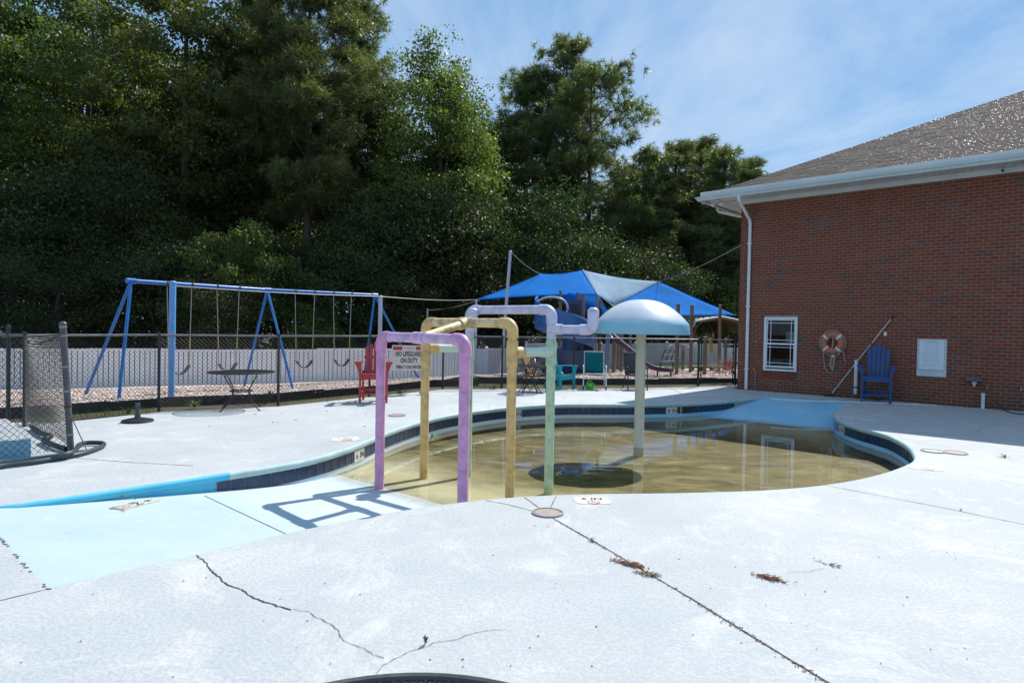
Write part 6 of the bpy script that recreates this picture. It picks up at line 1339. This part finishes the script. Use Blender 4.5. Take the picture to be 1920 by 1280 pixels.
for i in range(150):
    pts_ = [(1033, 969), (1150, 1036), (1300, 1124), (1420, 1199), (1560, 1284)]; k = random.randrange(4); u = random.random(); px, py = pts_[k][0] * (1 - u) + pts_[k + 1][0] * u, pts_[k][1] * (1 - u) + pts_[k + 1][1] * u
    c = g(px, py, .005) + Vector((random.gauss(0, .012), random.gauss(0, .012), 0)); a_ = random.random() * 3; mb.box(c, (random.uniform(.005, .02), random.uniform(.002, .005), .003), (Vector((math.cos(a_), math.sin(a_), 0)), Vector((-math.sin(a_), math.cos(a_), 0)), UP))
for i in range(70):
    px, py = random.uniform(20, 1900), random.uniform(960, 1270); c = g(px, py, .004)
    if inside(OUT, c.x, c.y): continue
    a_ = random.random() * 3; mb.box(c, (random.uniform(.004, .014), random.uniform(.002, .006), .003), (Vector((math.cos(a_), math.sin(a_), 0)), Vector((-math.sin(a_), math.cos(a_), 0)), UP))
for i in range(40):
    px, py = random.uniform(300, 1400), random.uniform(735, 800); c = g(px, py, .004)
    if inside(OUT, c.x, c.y) or not inside(DECK, c.x, c.y): continue
    a_ = random.random() * 3; mb.box(c, (random.uniform(.02, .06), random.uniform(.01, .03), .004), (Vector((math.cos(a_), math.sin(a_), 0)), Vector((-math.sin(a_), math.cos(a_), 0)), UP))
obj('litter', mb, M['straw'], kind='stuff')
# ================================================================== TREES
M['bark'] = paint('dark furrowed bark', (0.055, 0.042, 0.033), (0.095, 0.075, 0.06), 3, .95, bmp=.8, bs=14, bd=.02, world=False); M['pine_bark'] = paint('reddish pine bark', (0.085, 0.058, 0.045), (0.13, 0.095, 0.078), 3, .95, bmp=.8, bs=10, bd=.03, world=False)
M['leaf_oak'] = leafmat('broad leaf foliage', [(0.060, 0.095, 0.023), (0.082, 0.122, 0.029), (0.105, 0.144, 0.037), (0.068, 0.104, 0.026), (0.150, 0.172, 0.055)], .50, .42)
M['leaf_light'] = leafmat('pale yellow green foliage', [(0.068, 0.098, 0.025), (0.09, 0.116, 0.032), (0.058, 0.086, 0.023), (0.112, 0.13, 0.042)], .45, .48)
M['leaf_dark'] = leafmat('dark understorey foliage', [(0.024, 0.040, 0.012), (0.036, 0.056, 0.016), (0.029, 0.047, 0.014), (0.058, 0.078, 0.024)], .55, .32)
M['needle'] = leafmat('pine needles', [(0.070, 0.092, 0.030), (0.095, 0.115, 0.040), (0.115, 0.132, 0.055), (0.080, 0.10, 0.033), (0.17, 0.17, 0.10)], .40, .40)
def unit(n): v = rng.normal(size=(n, 3)); return v / np.linalg.norm(v, axis=1)[:, None]
def leaf_cloud(P, size, droop=.25, aspect=.55):
    """one pointed leaf per position"""
    n = len(P); d = unit(n); d[:, 2] -= droop; d /= np.linalg.norm(d, axis=1)[:, None]; s = np.cross(d, unit(n)); s /= np.linalg.norm(s, axis=1)[:, None] + 1e-9
    L = size * rng.uniform(.6, 1.35, n)[:, None]; w_ = L * aspect * .5; V = np.empty((n, 4, 3)); V[:, 0] = P; V[:, 1] = P + d * L * .5 + s * w_; V[:, 2] = P + d * L; V[:, 3] = P + d * L * .5 - s * w_
    return V.reshape(-1, 3), np.arange(4 * n).reshape(-1, 4)
def broad_mesh(name, W, H, zc0, nclump, per, lsize, crown=None, seed=0, shell=.5, cr=.75):
    """clumps of leaves through an uneven crown; returns (crown mesh, list of clump centres)"""
    global rng; rng = np.random.default_rng(100 + seed); C = []
    lob = unit(7); la = rng.uniform(-.16, .22, 7)
    while len(C) < nclump:
        u = unit(1)[0]; r = (shell + (1 - shell) * rng.random() ** .6); k = 1 + sum(a * max(0, float(u @ l)) ** 3 for a, l in zip(la, lob)) * 1.6
        hz = (u[2] * .5 + .5); taper = (1.0 if crown is None else crown(hz))
        C.append((u[0] * W / 2 * r * k * taper, u[1] * W / 2 * r * k * taper, zc0 + (H - zc0) * (.5 + .5 * u[2] * r * min(k, 1.06))))
    C = np.array(C); Ps = []
    for c in C:
        m_ = int(per * rng.uniform(.6, 1.4)); rad = cr * rng.uniform(.65, 1.35); q = unit(m_) * (rng.random(m_) ** .45)[:, None] * rad * np.array((1.15, 1.15, .62)); Ps.append(c + q)
    P = np.concatenate(Ps); P[:, 2] = np.maximum(P[:, 2], .1); V, Fq = leaf_cloud(P, lsize); return mesh_np(name, V, Fq), C
def tuft_cloud(T, D, L, per, wd):
    n = len(T); T = np.repeat(T, per, 0); D = np.repeat(D, per, 0); d = D * .55 + unit(n * per); d /= np.linalg.norm(d, axis=1)[:, None]; s = np.cross(d, unit(n * per)); s /= np.linalg.norm(s, axis=1)[:, None] + 1e-9
    l = L * rng.uniform(.7, 1.2, n * per)[:, None]; V = np.empty((n * per, 4, 3)); V[:, 0] = T - s * wd * .5; V[:, 1] = T + s * wd * .5; tip = T + d * l; tip[:, 2] -= .04; V[:, 2] = tip + s * wd * .25; V[:, 3] = tip - s * wd * .25; return V.reshape(-1, 3), np.arange(4 * n * per).reshape(-1, 4)
def trunk_mb(H, r0, limbs, lean=(0, 0), wob=.25, top=.97):
    mb = MB(); n = 12; P = [Vector((lean[0] * (i / n) ** 1.3 + wob * math.sin(i * 1.1 + lean[0]) * (i / n), lean[1] * (i / n) ** 1.3 + wob * math.cos(i * .9) * (i / n), H * top * i / n)) for i in range(n + 1)]
    mb.tube(P, [r0 * (1.25 if i == 0 else 1) * (1 - .88 * (i / n) ** 1.1) for i in range(n + 1)], 9)
    for e, f in limbs:
        k = f * n; i = min(n - 1, int(k)); s_ = P[i].lerp(P[i + 1], k - i); e = Vector(e); m_ = s_.lerp(e, .5) + UP * (.10 * (e - s_).length * random.uniform(-.4, 1)); r_ = r0 * (1 - .85 * f) * .42; mb.tube([s_, s_.lerp(m_, .5) , m_, m_.lerp(e, .6), e], [r_, r_ * .8, r_ * .6, r_ * .4, r_ * .18], 6, caps=False)
    return mb, P
def pine_parts(name, H, z0, W, nb, seed, gap=.0, dens=1.0, L=.30, shape=None):
    global rng; rng = np.random.default_rng(300 + seed); random.seed(300 + seed); limbs, T, D = [], [], []
    for k in range(nb):
        f = (z0 + (H - z0) * ((k + rng.random()) / nb) ** .95) / H; hz = (f * H - z0) / (H - z0); R_ = W / 2 * (shape(hz) if shape else (1.0 - .72 * hz ** 1.5) * (.55 + .9 * min(1, hz * 3) * .5)) * rng.uniform(.7, 1.08)
        a = k * 2.4 + rng.uniform(-.5, .5); e = Vector((math.cos(a) * R_, math.sin(a) * R_, f * H + R_ * rng.uniform(.0, .38))); limbs.append((e, min(.96, f * rng.uniform(.93, 1.0)))); b0 = Vector((0, 0, f * H * .985))
        nt_ = int((9 + R_ * 10) * dens)
        for j in range(nt_):
            t = rng.uniform(.35, 1.0); p = b0.lerp(e, t); sp = .26 + .24 * R_ * .35 * (1.2 - abs(t - .7)); q = np.array(p) + np.clip(rng.normal(0, 1, 3), -1.7, 1.7) * sp * np.array((1, 1, .42)); T.append(q); o_ = np.array((math.cos(a), math.sin(a), .55)) + rng.normal(0, .5, 3); D.append(o_ / np.linalg.norm(o_))
    for j in range(int(30 * dens)):
        T.append(np.array((0, 0, H * rng.uniform(.93, 1.0))) + rng.normal(0, .35, 3) * np.array((1, 1, .5))); D.append(np.array((0, 0, 1.0)))
    T, D = np.array(T), np.array(D); T4 = np.repeat(T, 3, 0) + rng.normal(0, .11, (len(T) * 3, 3)); D4 = np.repeat(D, 3, 0); V, Fq = tuft_cloud(T4, D4, L, 16, .026); return mesh_np(name, V, Fq), limbs
LIB = {}
def broad_kind(key, W, H, zc0, nclump, per, lsize, mat, seed, crown=None, r0=.22, cr=.75, shell=.5):
    random.seed(seed); me, C = broad_mesh('crown', W, H, zc0, nclump, per, lsize, crown, seed, shell, cr); sel = C[rng.permutation(len(C))[:16]]; tb, _ = trunk_mb(H * .9, r0, [(tuple(c), min(.92, max(.16, (c[2] / (H * .9)) * .62))) for c in sel])
    tm = bpy.data.meshes.new('trunk'); tm.from_pydata(tb.v, [], tb.f); tm.materials.append(M['bark']); me.materials.append(mat); LIB[key] = (tm, me)
def pine_kind(key, H, z0, W, nb, seed, r0=.24, dens=1.0, L=.30, shape=None):
    me, limbs = pine_parts('crown', H, z0, W, nb, seed, dens=dens, L=L, shape=shape); tb, _ = trunk_mb(H, r0, limbs, wob=.0, top=.985); tm = bpy.data.meshes.new('trunk'); tm.from_pydata(tb.v, [], tb.f); tm.materials.append(M['pine_bark']); me.materials.append(M['needle']); LIB[key] = (tm, me)
egg = lambda h: (.62 + .75 * h) if h < .5 else (1.0 - .55 * ((h - .5) * 2) ** 1.6)
cone = lambda h: 1.05 - .62 * h
broad_kind('oak_a', 10.5, 20, 4.0, 240, 200, .185, M['leaf_oak'], 11, egg, .30, .80, .35)
broad_kind('oak_b', 9.5, 20, 3.0, 230, 200, .18, M['leaf_oak'], 12, egg, .26, .78, .35)
broad_kind('oak_c', 8.4, 16, 1.0, 260, 180, .155, M['leaf_oak'], 13, cone, .24, .78, .35)
broad_kind('light', 7.0, 8.0, .8, 130, 120, .18, M['leaf_light'], 14, None, .12, .75, .4)
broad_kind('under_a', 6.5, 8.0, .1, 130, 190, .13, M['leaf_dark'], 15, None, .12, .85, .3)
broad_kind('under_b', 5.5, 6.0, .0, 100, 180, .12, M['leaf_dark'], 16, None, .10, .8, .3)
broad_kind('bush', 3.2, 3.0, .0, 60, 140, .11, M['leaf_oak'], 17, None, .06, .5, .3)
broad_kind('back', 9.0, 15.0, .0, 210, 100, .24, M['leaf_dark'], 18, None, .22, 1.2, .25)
pine_kind('pine_big', 22, 7.0, 8.6, 50, 21, .27, 1.5, .36)
pine_kind('pine_a', 19, 7.5, 6.6, 40, 22, .22, 1.0, .30)
pine_kind('pine_b', 16.5, 4.5, 8.2, 36, 23, .22, 1.0, .30, shape=lambda h: .62 + .75 * h - 1.0 * h ** 3)
pine_kind('pine_c', 15.5, 4.0, 6.5, 42, 24, .2, 1.15, .30)
def tree(key, label, cat, px, Y, h, w_=None, rz=None, name=None, zb=-.42, group=None):
    tm, me = LIB[key]; H0 = {'oak_a': 20, 'oak_b': 20, 'oak_c': 16, 'light': 8, 'under_a': 8, 'under_b': 6, 'bush': 3, 'back': 15, 'pine_big': 22, 'pine_a': 19, 'pine_b': 16.5, 'pine_c': 15.5}[key]
    p = at(px, 700, Y); t_ = thing(name or 'tree', label, cat, V3(p.x, Y, zb), random.uniform(0, 6.28) if rz is None else rz, group); s_ = (h - zb) / H0; t_.scale = ((w_ or 1) * s_, (w_ or 1) * s_, s_)
    for nm, q in (('trunk', tm), ('crown', me)): o = bpy.data.objects.new(nm, q); COL.objects.link(o); o.parent = t_
    return t_
random.seed(5)
B, Pn, S_ = 'broadleaf_tree', 'pine_tree', 'shrub'
tree('oak_a', 'tall broadleaf tree filling the upper left corner', 'tree', -40, 33, 21, 1.0, .3, B)
tree('oak_b', 'tall broadleaf tree with sunlit yellowish top left of the big pine', 'tree', 345, 34, 22, 1.05, 1.3, B)
tree('oak_a', 'tall dark broadleaf tree second from the left edge', 'tree', 165, 36.5, 22, .95, 2.2, B)
tree('oak_b', 'tall tree just behind the big pine on its left', 'tree', 470, 39, 22, .9, 4.0, B)
tree('pine_big', 'biggest pine with a straight bare trunk behind the swings', 'pine tree', 573, 33.5, 22.5, 1.0, .8, Pn)
tree('pine_big', 'dark pine behind and to the left of the biggest pine', 'pine tree', 478, 36.5, 21, .85, 3.0, Pn)
tree('pine_a', 'pine whose top shows between the big pine and the sky', 'pine tree', 668, 38, 21.0, .9, 2.0, Pn)
tree('oak_c', 'bushy broadleaf tree with a sunlit right side, right of the big pine', 'tree', 820, 35.5, 17.4, 1.15, 1.0, B)
tree('oak_c', 'shorter broadleaf tree right behind the bushy sunlit one', 'tree', 848, 38.5, 15.8, 1.1, 5.0, B)
tree('oak_c', 'darker broadleaf tree between the big pine and the bushy sunlit one', 'tree', 712, 38.5, 16.2, 1.0, 2.6, B)
tree('oak_c', 'broadleaf tree filling the gap left of the pines', 'tree', 918, 44, 16.6, 1.2, 4.4, B)
tree('pine_a', 'tallest of the middle pines, left of the spreading one', 'pine tree', 1052, 47, 22.9, 1.0, .6, Pn)
tree('pine_b', 'spreading pine with visible trunk and limbs against the sky', 'pine tree', 1098, 44, 19.9, 1.0, 5.4, Pn)
tree('pine_c', 'lower dense pine at the left of the middle pines', 'pine tree', 980, 46, 19.9, 1.15, 1.5, Pn)
tree('pine_c', 'pine left of the building, under the open sky', 'pine tree', 1258, 47, 15.4, 1.05, 2.2, Pn)
tree('pine_c', 'pine with a rounded top nearest the roof corner', 'pine tree', 1348, 45, 14.6, 1.0, 3.7, Pn)
tree('pine_b', 'pine partly hidden behind the roof corner', 'pine tree', 1412, 48, 13.6, .9, 1.1, Pn)
tree('light', 'bright yellow green tree glowing behind the spreading pine', 'tree', 1185, 50, 12.6, .8, .4, B)
tree('light', 'bright tree low behind the pines by the building', 'tree', 1300, 52, 10.5, .9, 2.4, B)
tree('light', 'pale yellow green small tree left of the big pine trunk', 'tree', 448, 26.5, 5.9, .95, 1.0, B)
tree('light', 'small pale green tree under the big left trees', 'tree', 335, 29.5, 6.6, .85, 3.3, B)
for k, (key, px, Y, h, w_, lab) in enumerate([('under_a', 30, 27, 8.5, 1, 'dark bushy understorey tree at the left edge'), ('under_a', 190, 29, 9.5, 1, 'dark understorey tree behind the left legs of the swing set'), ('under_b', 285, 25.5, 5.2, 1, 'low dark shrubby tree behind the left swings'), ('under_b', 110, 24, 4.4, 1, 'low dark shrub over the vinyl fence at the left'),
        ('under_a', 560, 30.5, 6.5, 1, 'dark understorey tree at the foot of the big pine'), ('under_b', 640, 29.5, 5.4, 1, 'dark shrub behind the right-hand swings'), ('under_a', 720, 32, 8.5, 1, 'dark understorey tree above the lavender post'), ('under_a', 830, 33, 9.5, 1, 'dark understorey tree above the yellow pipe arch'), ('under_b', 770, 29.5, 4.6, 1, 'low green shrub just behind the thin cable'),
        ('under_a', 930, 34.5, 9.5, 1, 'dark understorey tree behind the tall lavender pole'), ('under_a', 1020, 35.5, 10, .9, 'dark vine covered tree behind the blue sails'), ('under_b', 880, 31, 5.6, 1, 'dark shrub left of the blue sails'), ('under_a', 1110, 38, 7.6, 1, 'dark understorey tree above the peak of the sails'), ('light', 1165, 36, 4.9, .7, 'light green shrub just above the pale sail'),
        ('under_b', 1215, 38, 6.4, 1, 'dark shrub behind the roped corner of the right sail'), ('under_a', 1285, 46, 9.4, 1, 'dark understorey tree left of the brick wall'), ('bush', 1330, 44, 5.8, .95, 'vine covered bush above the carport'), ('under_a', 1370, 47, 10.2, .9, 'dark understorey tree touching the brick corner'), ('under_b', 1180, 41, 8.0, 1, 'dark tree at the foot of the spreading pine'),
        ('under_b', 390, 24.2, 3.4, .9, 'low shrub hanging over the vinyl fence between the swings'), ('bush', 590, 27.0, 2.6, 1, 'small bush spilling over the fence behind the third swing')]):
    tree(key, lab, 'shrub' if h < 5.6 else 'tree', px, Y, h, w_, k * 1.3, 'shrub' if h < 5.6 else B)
for px, Y, h, w_, key, lab in ((1212, 45, 14.2, 1.2, 'pine_c', 'pine just right of the spreading pine, lower than it'), (1303, 50, 16.4, 1.15, 'pine_c', 'pine between the two rounded pines left of the building'), (1385, 47, 14.2, 1.2, 'pine_c', 'pine just left of the roof corner'), (1165, 47, 13.6, 1.1, 'oak_c', 'broadleaf tree filling the gap behind the spreading pine'), (1250, 51, 13.6, 1.2, 'oak_c', 'broadleaf tree below the pines right of the spreading one'), (1335, 53, 13.6, 1.2, 'oak_c', 'broadleaf tree low between the pines left of the brick corner'), (1425, 55, 12.5, 1.2, 'oak_c', 'broadleaf tree behind the roof corner')):
    tree(key, lab, 'pine tree' if key[0] == 'p' else 'tree', px, Y, h, w_, px * .7, Pn if key[0] == 'p' else B)
back_l = ['at the far left edge', 'behind the left trees', 'left of centre behind the swings', 'behind the biggest pine', 'behind the bushy sunlit tree', 'left of the middle pines', 'behind the spreading pine', 'behind the carport', 'behind the brick corner']
for k, px in enumerate((-150, 60, 240, 420, 640, 800, 960, 1130, 1290)):
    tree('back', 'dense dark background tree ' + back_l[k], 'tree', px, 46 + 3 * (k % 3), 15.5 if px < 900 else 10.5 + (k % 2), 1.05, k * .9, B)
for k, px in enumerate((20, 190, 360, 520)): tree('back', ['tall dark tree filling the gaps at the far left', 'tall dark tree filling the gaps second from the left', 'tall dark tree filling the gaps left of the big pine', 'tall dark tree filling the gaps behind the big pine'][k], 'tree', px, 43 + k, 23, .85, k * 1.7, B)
for k, (px, Y, h) in enumerate(((60, 58, 21), (330, 60, 21), (560, 58, 19))): tree('oak_a', ['far tall tree showing through gaps at the left edge', 'far tall tree behind the left group', 'far tall tree behind the two big pines'][k], 'tree', px, Y, h, 1.1, k, B)
tree('oak_b', 'unseen broadleaf tree added beyond the left edge for reflection and shade', 'tree', -330, 30, 19, 1, .5, B)  # outside the view, added for its reflection and shade
